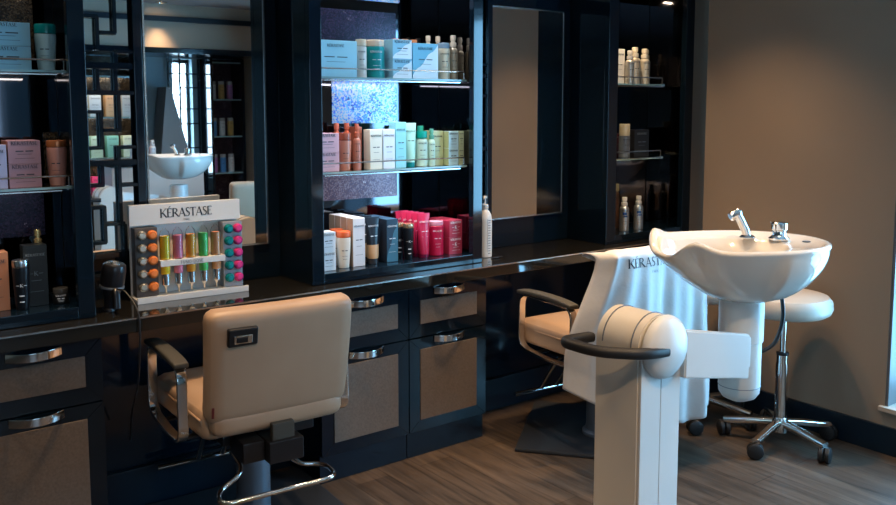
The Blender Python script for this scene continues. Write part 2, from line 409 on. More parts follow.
# ------------------------------------------------------------------ drawer cabinets under the worktop
def arch_handle(cx, z, parent):
    pts = []
    for k in range(13):
        t = k / 12 * 2 - 1
        pts.append((cx + t * .078, -.031 * (1 - t * t) - .003, z - .002 * (1 - t * t)))
    h = obj('handle', sweep(NB(), pts, rrect(.005, .027, .002, 2), up=(0, 0, 1)), M['chrome'], parent)
    return h
def mitre_front(w, z0, z1, px0, px1, pz0, pz1, name, parent, cx, hz):
    d = obj(name, mitre(cx - w / 2, cx + w / 2, z0, z1, px0, px1, pz0, pz1), M['lacquer'], parent)
    bm = B(px0, px1, -.004, .004, pz0, pz1, .0015); obj('leatherette_panel', bm, M['leatherette'], d)
    arch_handle(cx, hz, d)
def mitre(x0, x1, z0, z1, a, b, c, d):
    bm = NB(); g = .0012
    def piece(poly):
        vs0 = [bm.verts.new((x, 0, z)) for x, z in poly]; vs1 = [bm.verts.new((x, .02, z)) for x, z in poly]
        bm.faces.new(vs0[::-1]); bm.faces.new(vs1)
        for i in range(4): bm.faces.new((vs0[i], vs0[(i + 1) % 4], vs1[(i + 1) % 4], vs1[i]))
    piece([(x0 + g, z0), (x1 - g, z0), (b - g, c), (a + g, c)])
    piece([(x0 + g, z1), (a + g, d), (b - g, d), (x1 - g, z1)])
    piece([(x0, z0 + g), (a, c + g), (a, d - g), (x0, z1 - g)])
    piece([(x1, z0 + g), (x1, z1 - g), (b, d - g), (b, c + g)])
    box(bm, x0 + .003, x1 - .003, .006, .02, z0 + .003, z1 - .003)
    return bm
def base_cabinet(x0, x1, label):
    t = thing('drawer_cabinet', label, 'cabinet', (x0, 2.83, 0), 0, 'drawer cabinets under the worktop')
    w = x1 - x0
    bm = NB(); box(bm, .002, w - .002, .0205, .29, .112, CT - .053, .002); obj('body', bm, M['lacquer_satin'], t)
    bm = NB(); box(bm, .001, w - .001, .02, .28, 0, .110, .002); obj('plinth', bm, M['lacquer_satin'], t)
    pa, pb = .055, w - .055
    mitre_front(w - .004, .51, .718, pa, pb, .563, .662, 'drawer', t, w / 2, .694)
    mitre_front(w - .004, .113, .504, pa, pb, .160, .458, 'door', t, w / 2, .492)
    return t
base_cabinet(-.036, .370, 'black drawer cabinet with bronze panels at the far left edge')
base_cabinet(.372, .778, 'black drawer cabinet with bronze panels left of the near chair')
base_cabinet(1.566, 1.972, 'black drawer cabinet with bronze panels just behind the near chair backrest')
base_cabinet(1.973, 2.380, 'black drawer cabinet with bronze panels, rightmost, facing open floor')

# ------------------------------------------------------------------ display cabinets
def display_cabinet(x0, x1, label, shelves, shelf_x, inner=.052, sill=.04, reflections=(), side_mat='smoked'):
    t = thing('display_cabinet', label, 'display cabinet', (x0, YF, CT + .001), 0, 'lit display cabinets on the worktop')
    w = x1 - x0; Z1 = 2.10 - CT; D = YW + .03 - YF
    for a, b in ((0, inner), (w - inner, w)):
        bm = B(a, b, 0, .03, 0, Z1, .003); obj('stile', bm, M['lacquer'], t)
    bm = B(inner + .0005, w - inner - .0005, 0, .03, 0, sill, .003); obj('bottom_rail', bm, M['lacquer'], t)
    bm = B(inner, w - inner, 0, .03, Z1 - .06, Z1, .003); obj('top_rail', bm, M['lacquer'], t)
    for a, b in ((.0, .018), (w - .018, w)):
        bm = B(a, b, .031, D, 0, Z1, .001); obj('side_panel', bm, M['lacquer'], t)
    for a, b in ((.019, .022), (w - .022, w - .019)):
        bm = B(a, b, .032, D - .01, sill + .002, Z1 - .021, .0005); obj('side_mirror', bm, M[side_mat], t)
    bm = B(.023, w - .023, D - .006, D, sill, Z1); obj('back_mirror', bm, M['smoked'], t)
    bm = B(.019, w - .019, .031, D - .007, sill - .012, sill - .002); obj('floor_board', bm, M['lacquer'], t)
    bm = B(.019, w - .019, .031, D - .001, Z1 - .02, Z1); obj('top_board', bm, M['lacquer'], t)
    for a, b, z0, z1, mt in reflections:
        bm = B(a - x0, b - x0, D - .011, D - .0065, z0 - CT, z1 - CT); obj('painted_reflection', bm, M[mt], t)  # what the mirror back reflects, painted on flat panels
    sx0, sx1 = shelf_x[0] - x0, shelf_x[1] - x0
    for z in shelves:
        zz = z - CT
        s = obj('glass_shelf', B(sx0, sx1, .045, D - .013, zz - .008, zz - .0005, .001), M['glass'], t)
        obj('glass_edge', B(sx0, sx1, .0425, .0448, zz - .008, zz - .0005), M['glass_edge'], s)
        pts = [(sx0, .052, zz + .032), (sx1 - .01, .052, zz + .032), (sx1 - .01, .052, zz - .002)]
        r = obj('guard_rail', sweep(NB(), fillet(pts, .004, 3), circ(.0028, 8)), M['nickel'], t)
        bm = NB(); box(bm, sx1 - .018, sx1 + .004, .047, .058, zz - .013, zz + .002, .001); obj('rail_clip', bm, M['nickel'], r)
    return t
display_cabinet(-.03, .777, 'black display cabinet at the left edge with pink and dark products', (1.56, 1.195), (-.005, .735), reflections=[(.30, .690, 1.60, 1.80, 'glitter_and_reflection_brown'), (.30, .698, 1.012, 1.17, 'reflection_purple'), (.705, .75, 1.2, 1.36, 'glitter_and_reflection_brown')])
display_cabinet(1.566, 2.398, 'black display cabinet with three shelf levels between the two mirrors', (1.56, 1.195), (1.60, 2.345), side_mat='side_smoked',
                reflections=[(1.82, 2.142, 1.375, 1.553, 'reflection_bright'), (1.64, 2.14, 1.58, 1.845, 'reflection_purple'), (1.91, 2.16, 1.89, 1.98, 'reflection_bright'), (1.75, 2.142, 1.055, 1.17, 'glitter_and_reflection_pink')])
display_cabinet(3.186, 3.84, 'narrow black display cabinet with dark shelves beside the beige wall', (1.56, 1.185), (3.22, 3.66), inner=.068, side_mat='side_smoked')

# ------------------------------------------------------------------ mirrors
def wall_mirror(x0, x1, z0, z1, label):
    t = thing('wall_mirror', label, 'mirror', ((x0 + x1) / 2, YW - .001, z0), 0, 'tall mirrors of the styling stations')
    w = (x1 - x0) / 2; h = z1 - z0
    obj('mirror_glass', B(-w, w, -.010, -.001, 0, h), M['mirror'], t)
    bm = NB()
    for a in ((-w - .006, -w, -.013, -.001, -.006, h + .006), (w, w + .006, -.013, -.001, -.006, h + .006), (-w, w, -.013, -.001, -.006, 0), (-w, w, -.013, -.001, h, h + .006)): box(bm, *a)
    obj('mirror_frame', bm, M['nickel'], t)
wall_mirror(1.046, 1.502, .915, 1.925, 'tall narrow mirror above the ampoule display stand')
wall_mirror(2.648, 3.124, .915, 1.908, 'tall narrow mirror above the white pump bottle')

# mirror behind the lattice strips
def lattice_unit(dx, label, label2):
    m = tag(obj('mirror_strip', B(.800 + dx, .99 + dx, YW - .006, YW - .001, .93, 1.985), M['mirror']), label2, 'mirror', 'mirror strips behind the fretwork')
    t = thing('fretwork_screen', label, 'screen', (dx, 0, 0), 0, 'fretwork screens beside the mirrors')
    obj('stile', B(1.000, 1.030, 3.108, 3.132, CT + .001, 1.985, .002), M['lacquer'], t)
    obj('stile', B(.779, .797, 3.108, 3.132, CT + .001, 1.985, .002), M['lacquer'], t)
    S = [((.80, 1.753), (.885, 1.753)), ((.883, 1.753), (.881, 1.64)), ((.942, 1.98), (.940, 1.70)), ((.889, 1.70), (.945, 1.70)), ((.80, 1.587), (1.005, 1.587), .022),
         ((.877, 1.58), (.877, 1.497)), ((.937, 1.58), (.937, 1.497)), ((.80, 1.495), (1.005, 1.495), .016), ((.94, 1.637), (1.005, 1.637)), ((.94, 1.637), (.94, 1.587)),
         ((.89, 1.366), (.95, 1.366)), ((.945, 1.366), (.945, 1.49)), ((.80, 1.429), (.885, 1.429)), ((.883, 1.434), (.883, 1.302)), ((.80, 1.305), (.885, 1.305)),
         ((.937, 1.305), (1.005, 1.305)), ((.938, 1.31), (.938, 1.25)), ((.80, 1.252), (1.005, 1.252), .02), ((.881, 1.252), (.881, 1.174)), ((.80, 1.175), (.886, 1.175)),
         ((.939, 1.25), (.939, 1.034)), ((.94, 1.172), (1.005, 1.172)), ((.885, 1.037), (.952, 1.037)), ((.80, 1.098), (.888, 1.098)), ((.883, 1.1), (.883, .972)),
         ((.80, .974), (.886, .974)), ((.80, .93), (1.005, .925), .02), ((.951, 1.034), (.951, .93)), ((.80, 1.87), (.942, 1.87)), ((.80, .86), (1.005, .86))]
    bm = NB()
    for s in S:
        (a, b), (c, d) = s[0], s[1]; w = s[2] if len(s) > 2 else .0125
        if abs(a - c) > abs(b - d): box(bm, min(a, c), max(a, c), 3.112, 3.130, (b + d) / 2 - w / 2, (b + d) / 2 + w / 2, .001, 1)
        else: box(bm, (a + c) / 2 - w / 2, (a + c) / 2 + w / 2, 3.1125, 3.1295, min(b, d), max(b, d), .001, 1)
    obj('fret', bm, M['lacquer'], t)
lattice_unit(0, 'black angular fretwork screen standing beside the left mirror', 'mirror strip behind the fretwork screen left of the left mirror')
lattice_unit(1.616, 'black fretwork screen glimpsed between middle cabinet and right mirror', 'mirror strip behind the fretwork screen left of the right mirror')

# ------------------------------------------------------------------ products
KW = 'KERASTASE'
PRINT_GROUP = None
def wordmark(parent, h, loc, mat='dark_print', bend=None, text=KW, accent=1, rz=0, weight=1.25, gap=.09):
    bm = NB(); letters(bm, text, h, accent=accent, bend=bend, weight=weight, gap=gap)
    o = obj('wordmark', bm, M[mat], parent, smooth=False); o.location = loc; o.rotation_euler = (0, 0, rz); return o
def product_box(label, x, z, w, h, col, yf=2.965, d=None, side=None, txt='dark_print', group=None, wave=None, rz=0, rough=.35, name='product_box', kmark=False, slim=False):
    d = d or w
    t = thing(name, label, 'box', (x, yf + d / 2, z), rz, group)
    if txt == 'dark_print' and max(col) < .2: txt = 'grey_print'
    bm = B(-w / 2, w / 2, -d / 2, d / 2, 0, h, .0012, 2)
    mats = [cm(col, rough), cm(side or col, rough)]
    for f in bm.faces:
        c = f.calc_center_median()
        if abs(c.x) > w / 2 - .0005: f.material_index = 1
    obj('carton', bm, mats, t)
    yo = -d / 2 - .0004
    wm = min(.011, w * .80 / 6.6)
    wordmark(t, wm, (0, yo, h * .82), txt)
    b = NB(); r = []
    if kmark:
        letters(b, 'K', w * .2, centre=True, weight=1.2, off=(0, h * .5)); r = [(-w * .3, -w * .12, h * .5 + w * .1, .0012), (w * .12, w * .3, h * .5 + w * .1, .0012)]
    else: r = [(-w * .27, -w * .03, h * .55, .0035), (w * .03, w * .27, h * .55, .0035)]
    r += [(-w * .22, w * .22, h * .42, .0012), (-w * .3, w * .3, h * .24, .001)]
    bars(b, r); o = obj('printed_lines', b, M[txt], t, smooth=False); o.location = (0, yo, 0)
    if wave:
        b = NB(); n = 10; lo = []; hi = []
        for k in range(n + 1):
            xx = -w / 2 + w * k / n
            zz = h * min(.97, .10 + .88 * (k / n) ** .95 + .04 * math.sin(k * 1.3))
            lo.append(b.verts.new((xx, 0, .002))); hi.append(b.verts.new((xx, 0, zz)))
        for k in range(n): b.faces.new((lo[k], lo[k + 1], hi[k + 1], hi[k]))
        o = obj('printed_wave', b, cm(wave, rough), t, smooth=False); o.location = (0, yo + .0002, 0)
    return t

def stack(x, z, w, h, cols, label_fmt, **kw):
    for i, s in enumerate(('lower', 'upper')):
        product_box(label_fmt % s, x, z + i * (h + .0006), w, h, cols[i % len(cols)], **kw)

def bottle(label, x, z, r, h, col, cap, y=None, shape='flare', cap_h=.03, txt='dark_print', group=None, rough=.3, metal=0, kmark=False, rz=-.35, cap_metal=0, flat=1.0, name='bottle'):
    y = y if y is not None else 2.965 + r
    t = thing(name, label, 'jar' if name == 'jar' else 'bottle', (x, y, z), rz, group)
    hb = h - cap_h
    if shape == 'flare':    # narrower at the foot
        pr = [(r * .70, 0), (r * .76, .002), (r * .80, hb * .12), (r * .93, hb * .55), (r, hb * .92), (r * .97, hb - .001), (r * .6, hb)]
        cp = [(r * .95, 0), (r * 1.0, .002), (r * 1.0, cap_h - .004), (r * .93, cap_h), (0, cap_h)]
        R = r * .93
    elif shape == 'round':
        pr = [(r * .9, 0), (r, .003), (r, hb * .85), (r * .93, hb * .95), (r * .55, hb - .0005), (r * .5, hb)]
        cp = [(r * .93, 0), (r * .95, .002), (r * .95, cap_h - .003), (r * .88, cap_h), (0, cap_h)]
        R = r
    elif shape == 'straight':
        pr = [(r * .92, 0), (r, .003), (r, hb - .004), (r * .9, hb - .0005), (r * .5, hb)]
        cp = [(r * .96, 0), (r * .98, .002), (r * .98, cap_h - .003), (r * .9, cap_h), (0, cap_h)]
        R = r
    elif shape == 'spray':
        pr = [(r * .92, 0), (r, .003), (r, hb * .88), (r * .85, hb * .95), (r * .52, hb - .001), (r * .5, hb)]
        cp = [(r * .64, 0), (r * .68, .002), (r * .68, cap_h * .38), (r * .46, cap_h * .42), (r * .44, cap_h * .55), (r * .56, cap_h * .57), (r * .57, cap_h * .94), (r * .5, cap_h), (0, cap_h)]
        R = r
    obj('bottle_body', LA(pr, 28), cm(col, rough, metal), t)
    c = obj('cap', LA(cp, 28), cm(cap, .25, cap_metal), t); c.location = (0, 0, hb + .0003)
    if R > .014:
        wordmark(t, R * .2, (0, 0, hb * .80), txt, bend=R * 1.012)
        b = NB(); rr = [(-R * .45, -R * .08, hb * .58, .003), (R * .08, R * .45, hb * .58, .003), (-R * .4, R * .4, hb * .4, .001), (-R * .3, R * .3, hb * .3, .001)]
        if kmark:
            rr = [(-R * .7, -R * .28, hb * .58, .0012), (R * .28, R * .7, hb * .58, .0012), (-R * .3, R * .3, hb * .34, .004), (-R * .3, R * .3, hb * .2, .003)]
            letters(b, 'K', R * .42, bend=R * 1.0, off=(0, hb * .58 - R * .2), weight=1.3)
        bars(b, rr, bend=R * 1.012); obj('printed_lines', b, M[txt], t, smooth=False)
    return t

def tube(label, x, z, w, h, col, cap, y=None, txt='dark_print', cap_h=.02, band=None, rz=-.2, group=None, tilt=0, metal_cap=0):
    r = w * .40; y = y if y is not None else 2.965 + r
    t = thing('tube', label, 'tube', (x, y, z), rz, group)
    if tilt: t.rotation_euler = (tilt, 0, rz)
    n = 28; bm = NB(); rings = []
    for k in range(13):
        f = k / 12; z_ = cap_h + .0005 + (h - cap_h) * f
        a = r * (1 - f) + w / 2 * f; b = r * (1 - f ** 1.3) + .0014 * f
        a *= .92 if k == 0 else 1
        rings.append([bm.verts.new((a * math.cos(2 * PI * i / n), b * math.sin(2 * PI * i / n), z_)) for i in range(n)])
    for a, b in zip(rings, rings[1:]):
        for i in range(n): bm.faces.new((a[i], a[(i + 1) % n], b[(i + 1) % n], b[i]))
    bm.faces.new(rings[0]); bm.faces.new(rings[-1])
    mats = [cm(col, .3), cm(band or col, .3)]
    if band:
        bm.faces.ensure_lookup_table()
        for f in bm.faces:
            if f.calc_center_median().z < cap_h + (h - cap_h) * .32: f.material_index = 1
    obj('tube_body', bm, mats, t)
    obj('cap', LA([(r * .86, 0), (r * .9, .002), (r * .9, cap_h), (0, cap_h)], 24), cm(cap, .2, metal_cap), t)
    wordmark(t, w * .11, (0, -r * .42, h * .80), txt, weight=1.3)
    b = NB(); bars(b, [(-w * .25, -w * .04, h * .60, .003), (w * .04, w * .25, h * .60, .003), (-w * .2, w * .2, h * .48, .0012)])
    o = obj('printed_lines', b, M[txt], t, smooth=False); o.location = (0, -r * .80, 0); o.rotation_euler = (-.05, 0, 0)
    return t

S1, S2, S0 = 1.560, 1.195, .8095     # top shelf, middle shelf, cabinet floor
LB = (.26, .52, .62); LBW = (.80, .86, .90)
# middle cabinet, top shelf
product_box('wide pale blue carton at the left end of the upper shelf', 1.728, S1, .190, .142, (.33, .60, .70), d=.09)
bottle('slim white bottle with beige cap beside wide pale blue carton', 1.857, S1, .0225, .152, (.66, .62, .56), (.62, .52, .38), cap_h=.026, shape='straight', y=2.99)
bottle('teal jar bottle with beige cap on the upper shelf', 1.935, S1, .039, .154, (.0, .24, .25), (.62, .50, .38), shape='straight', cap_h=.026, txt='white_print', y=3.01)
stack(2.040, S1, .094, .079, [(.28, .56, .70)], '%s blue and white carton of the pair in the upper shelf middle', wave=LBW, yf=2.965, d=.09)
product_box('large blue carton with white wave right of the stacked pair', 2.157, S1, .130, .148, (.16, .46, .62), wave=LBW, yf=2.965, d=.07)
bottle('cream bottle with blue-grey cap on the upper shelf', 2.272, S1, .029, .155, (.72, .60, .42), (.22, .32, .40), shape='straight', cap_h=.022, y=2.995)
bottle('gold spray bottle at the right end of the upper shelf', 2.322, S1, .021, .19, (.42, .36, .26), (.68, .60, .48), shape='spray', cap_h=.05, y=2.99, metal=.3)
for i, (x, y, w) in enumerate([(2.262, 3.09, 'left'), (2.315, 3.09, 'right')]):
    bottle('gold spray bottle in the upper shelf back row, %s one' % w, x, S1, .019, .192, (.40, .33, .22), (.66, .56, .42), shape='spray', cap_h=.055, y=y, metal=.3)
for i, (x, w) in enumerate([(2.10, 'left'), (2.145, 'middle'), (2.19, 'right')]):
    bottle('small dark bottle with copper cap behind the blue cartons, %s one' % w, x, S1, .017, .172, (.10, .05, .03), (.55, .20, .08), shape='straight', cap_h=.024, y=3.10)
# middle cabinet, middle shelf
PK = (.66, .36, .40); OR = (.56, .20, .13)
stack(1.685, S2, .105, .074, [PK], '%s pink carton stacked at the left of the middle shelf', d=.07)
for i, (x, y, w) in enumerate([(1.705, 3.08, 'left'), (1.79, 3.075, 'second'), (1.838, 3.075, 'third')]):
    bottle('coral capped bottle in the middle shelf back row, %s one' % w, x, S2, .019, .185, (.28, .07, .035), (.42, .09, .045), shape='spray', cap_h=.06, y=y)
bottle('coral bottle with dark collar in front on middle shelf', 1.777, S2, .0265, .148, (.52, .20, .13), (.30, .07, .035), cap_h=.03, y=2.99, shape='flare')
bottle('slim coral spray bottle beside the cream carton', 1.831, S2, .0155, .183, (.46, .17, .115), (.42, .10, .05), shape='spray', cap_h=.055, y=2.985)
product_box('narrow russet carton set back beside the cream carton', 1.868, S2, .030, .170, (.30, .09, .05), d=.05, yf=3.03)
product_box('tall cream patterned carton on the middle shelf', 1.910, S2, .058, .160, (.72, .70, .58), d=.05)
product_box('tall silvery white carton on the middle shelf', 1.973, S2, .056, .160, (.68, .74, .82), d=.05)
product_box('tallest aqua carton on the middle shelf', 2.031, S2, .052, .188, (.25, .62, .70), d=.05)
tube('mint tube with teal cap standing on the middle shelf', 2.092, S2, .058, .183, (.36, .66, .56), (.0, .22, .22), y=2.99)
bottle('pale mint bottle with green cap on the middle shelf', 2.155, S2, .027, .149, (.44, .62, .52), (.0, .26, .20), y=2.995, shape='round', cap_h=.03)
bottle('slim mint bottle in front of the olive cartons', 2.202, S2, .0155, .158, (.46, .64, .52), (.10, .34, .24), y=2.985, shape='spray', cap_h=.045)
for x, w in ((2.145, 'left'), (2.178, 'middle'), (2.218, 'right')):
    bottle('green capped bottle in the middle shelf back row, %s one' % w, x, S2, .0145, .168, (.30, .5, .4), (.02, .30, .20), y=3.09, shape='straight', cap_h=.04)
product_box('olive carton with darker side behind the slim mint bottle', 2.246, S2, .060, .147, (.40, .44, .22), d=.085, yf=3.0)
stack(2.306, S2, .054, .0725, [(.44, .66, .70)], '%s pale blue carton stacked near the right of middle shelf', side=(.34, .38, .18), d=.05)
stack(2.349, S2, .026, .0725, [(.42, .47, .26)], '%s narrow olive carton stacked at the right end of middle shelf', d=.05)
# middle cabinet, floor: rows running to the back
stack(1.668, S0, .062, .0755, [(.66, .72, .76)], '%s white carton stacked at the lower left corner', yf=2.935, d=.06)
bottle('white bottle with orange cap standing in front of the tall cartons', 1.752, S0, .0285, .146, (.74, .68, .58), (.70, .13, .04), y=2.965, shape='flare', cap_h=.024)
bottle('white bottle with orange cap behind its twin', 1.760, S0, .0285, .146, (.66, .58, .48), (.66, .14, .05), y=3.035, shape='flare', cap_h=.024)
for k, w in enumerate(('front', 'second', 'third', 'rearmost')):
    product_box('tall white carton in the row behind the orange capped bottles, %s one' % w, 1.812, S0, .056, .195, (.66, .66, .68), yf=2.945 + k * .048, d=.046, side=(.36, .27, .19))
for k, w in enumerate(('front', 'middle', 'rear')):
    tube('black tube with gold foot beside the white cartons, %s one' % w, 1.893, S0, .060, .190, (.008, .012, .02), (.04, .04, .045), y=2.972 + k * .056, txt='white_print', band=(.48, .30, .16), cap_h=.022, rz=-.12)
for k, w in enumerate(('front', 'middle', 'rear')):
    product_box('dark blue marbled carton of the lower row, %s one' % w, 1.972, S0, .055, .178, (.014, .04, .075), yf=2.945 + k * .06, d=.058, side=(.012, .02, .035), txt='white_print', wave=(.05, .17, .25) if k == 0 else None)
for k, w in enumerate(('front', 'middle', 'rear')):
    bottle('black bottle with gold cap on cabinet floor, %s one' % w, 2.066 - k * .012, S0, .0235, .150, (.006, .008, .012), (.62, .46, .28), y=2.966 + k * .054, shape='flare', cap_h=.018, txt='white_print', kmark=True, cap_metal=.8)
for k, w in enumerate(('front', 'second', 'middle', 'fourth', 'rearmost')):
    tube('crimson tube standing on its cap beside the magenta bottle, %s one' % w, 2.142 - k * .004, S0, .062, .187, (.44, .012, .06), (.22, .01, .05), y=2.964 + k * .034, txt='white_print', cap_h=.014, rz=-.12, tilt=0)
bottle('magenta bottle with pale pink cap beside the crimson tubes', 2.217, S0, .0325, .149, (.44, .008, .055), (.60, .26, .36), y=2.975, shape='straight', cap_h=.018, txt='white_print')
for r, w in ((0, 'front'), (1, 'rear')):
    stack(2.299, S0, .070, .0735, [(.40, .03, .065)], '%%s crimson carton of the %s stack at the lower right corner' % w, yf=2.94 + r * .075, d=.07, side=(.42, .03, .08), txt='white_print', kmark=True)

# left cabinet
stack(.563, S1, .150, .0725, [(.20, .42, .52)], '%s teal blue carton of the pair in the left cabinet', d=.09)
bottle('frosted blue bottle with teal cap in the left cabinet', .688, S1, .0320, .146, (.34, .50, .52), (.0, .17, .17), y=2.995, shape='flare', cap_h=.03)
stack(.605, S2, .094, .0730, [(.44, .22, .25)], '%s dusty pink carton in the left cabinet stack', d=.10, side=(.22, .07, .04))
product_box('pale lilac carton cut by the photo left edge', .515, S2, .075, .135, (.48, .42, .55), d=.06, yf=2.958)
bottle('dusty coral bottle with copper cap in the left cabinet', .706, S2, .0305, .145, (.50, .22, .17), (.45, .14, .05), y=2.995, shape='flare', cap_h=.022, cap_metal=.5)
product_box('orange carton cut by the photo edge on the left cabinet floor', .500, S0, .090, .185, (.42, .17, .08), d=.06, yf=2.975)
bottle('black bottle with chrome cap on the left cabinet floor', .578, S0, .0255, .158, (.006, .008, .012), (.65, .64, .64), y=2.965, shape='flare', cap_h=.022, txt='white_print', kmark=True, cap_metal=1, rz=-.2)
product_box('tall black carton behind the chrome capped black bottle', .626, S0, .070, .197, (.010, .012, .013), d=.05, yf=2.985, txt='grey_print', kmark=True)
bottle('low black jar on the left cabinet floor', .697, S0, .0245, .050, (.008, .009, .010), (.05, .045, .04), y=2.985, shape='straight', cap_h=.018, txt='white_print', rz=-.2, name='jar')
bottle('dark bottle with gold pump behind the tall black carton', .655, S0, .018, .235, (.012, .012, .012), (.55, .42, .20), y=3.075, shape='spray', cap_h=.05, cap_metal=.8)

# right cabinet
product_box('white carton at the left of the right cabinet top shelf', 3.398, S1, .075, .176, (.72, .68, .62), d=.06, yf=3.0)
bottle('silver pump bottle at the left of the right cabinet top shelf', 3.445, S1, .023, .168, (.5, .46, .4), (.6, .56, .5), y=2.975, shape='spray', cap_h=.045, metal=.6)
bottle('beige spray bottle second on the right cabinet top shelf', 3.512, S1, .028, .188, (.46, .39, .30), (.62, .54, .42), y=3.0, shape='spray', cap_h=.05, metal=.3)
bottle('beige spray bottle third on the right cabinet top shelf', 3.588, S1, .027, .183, (.50, .43, .33), (.62, .54, .42), y=3.0, shape='spray', cap_h=.05, metal=.3)
bottle('dark spray bottle at the right end of the right cabinet top shelf', 3.640, S1, .020, .182, (.09, .075, .06), (.35, .28, .2), y=3.03, shape='spray', cap_h=.05)
bottle('grey bottle with gold cap on the right cabinet middle shelf', 3.445, 1.185, .0285, .172, (.10, .11, .13), (.48, .40, .26), y=3.0, shape='straight', cap_h=.06)
product_box('black carton with small gold squares in the right cabinet', 3.575, 1.185, .115, .140, (.014, .014, .016), d=.06, yf=2.995, txt='grey_print')
product_box('dark maroon carton behind the black one in right cabinet', 3.50, 1.185, .05, .12, (.06, .015, .02), d=.04, yf=3.08, txt='grey_print')
for x, w in ((3.415, 'left'), (3.525, 'right')):
    t = bottle('brushed aluminium spray bottle on right cabinet floor, %s of the pair' % w, x, S0, .0245, .175, (.60, .60, .58), (.62, .60, .56), y=2.965, shape='spray', cap_h=.045, metal=.85, txt='dark_print', rz=-.7)
    b = NB(); bars(b, [(-.012, .010, .092, .014), (-.006, .014, .078, .008)], bend=.0252)
    obj('blue_logo', b, cm((.01, .06, .22), .4), t, smooth=False)
bottle('amber bottle behind the left aluminium spray bottle', 3.455, S0, .026, .235, (.07, .03, .012), (.20, .15, .07), y=3.07, shape='round', cap_h=.04)

# white pump bottle on the worktop
t = thing('pump_bottle', 'tall white pump bottle standing on the black worktop', 'bottle', (2.50, 2.985, CT), 0)
obj('bottle_body', LA([(.029, 0), (.032, .003), (.032, .17), (.029, .192), (.020, .207), (.014, .213), (.013, .22)], 32), M['white_plastic'], t)
pm = obj('pump', LA([(.015, .2205), (.0155, .222), (.0155, .238), (.010, .240), (.005, .242), (.005, .266), (.011, .268), (.011, .276), (0, .278)], 24), M['white_plastic'], t)
obj('nozzle', sweep(NB(), [(0, 0, .273), (-.012, -.012, .273), (-.026, -.024, .266)], rrect(.009, .007, .002)), M['white_plastic'], pm)
b = NB(); bars(b, [(.004, .018, .02 + k * .0115, .0035) for k in range(14)], bend=.0324); bars(b, [(-.0005, .001, .1, .15)], bend=.0324)
o = obj('printed_lines', b, M['grey_print'], t, smooth=False); o.rotation_euler = (0, 0, -.35)
tag(obj('hair_clip', sweep(NB(), fillet([(2.49, 2.925, CT + .003), (2.515, 2.918, CT + .005), (2.55, 2.925, CT + .003)], .02, 4), rrect(.012, .005, .002)), M['black_plastic']),
    'small dark hair clip lying on the worktop by the pump bottle', 'hair clip')

# ------------------------------------------------------------------ ampoule display stand
st = thing('display_stand', 'white ampoule display stand with black lettering on the left worktop', 'display stand', (1.143, 3.028, CT), math.radians(-3))
obj('base', B(-.200, .200, -.060, .035, 0, .014, .002), M['white_plastic'], st)
obj('front_lip', B(-.200, .200, -.066, -.0605, 0, .022, .0015), M['white_plastic'], st)
obj('back_panel', B(-.196, .196, .030, .036, .0145, .300, .001), M['white_plastic'], st)
hd = obj('header', B(-.200, .200, .006, .0295, .262, .335, .002), M['white_plastic'], st)
hdw = wordmark(hd, .031, (.0, .0055, .286), 'dark_print', weight=1.15, gap=.0)
wordmark(hd, .0065, (.0, .0055, .272), 'grey_print', text='PARIS', accent=None)
for x0, x1, mt in ((-.190, -.112, M['tray_dark']), (.124, .196, cm((.33, .34, .36), .35, .3))):
    bm = B(x0, x1, -.018, .0295, .0145, .256, .002); obj('tray', bm, mt, st)
sh = obj('shelf', B(-.111, .123, -.042, .0295, .118, .140, .0015), M['white_plastic'], st)
wordmark(sh, .012, (.0, -.0425, .123), 'grey_print', text='FUSIO-DOSE', accent=None)
rows = ((.232, 'top'), (.187, 'second'), (.142, 'middle'), (.096, 'fourth'), (.050, 'bottom'))
for lab, x, c, mtl in (('silver', -.168, (.55, .53, .45), .8), ('orange', -.132, (.72, .20, .05), .1), ('teal', .144, (.0, .20, .22), .2), ('pink', .178, (.62, .04, .22), .1)):
    for z, w in rows:
        v = thing('ampoule', '%s ampoule of the %s column held in the display stand' % (w, lab), 'ampoule', (0, 0, 0), 0, 'ampoules in the display stand')
        mw = Matrix.Translation(st.location) @ Matrix.Rotation(math.radians(-3), 4, 'Z')
        v.location = mw @ Vector((x, -.0183, z)); v.rotation_euler = (0, 0, math.radians(-3))
        rot = Matrix.Rotation(PI / 2, 4, 'X')
        obj('cap', LA([(.0163, 0), (.0172, .003), (.0165, .012), (.0130, .016), (.0115, .018), (0, .0185)], 24, mat=rot), cm(c, .25, mtl), v)
        obj('button', LA([(.0085, .0187), (.0085, .0205), (0, .021)], 20, mat=rot), cm(tuple(min(1, k * 1.15) for k in c), .35, mtl), v)
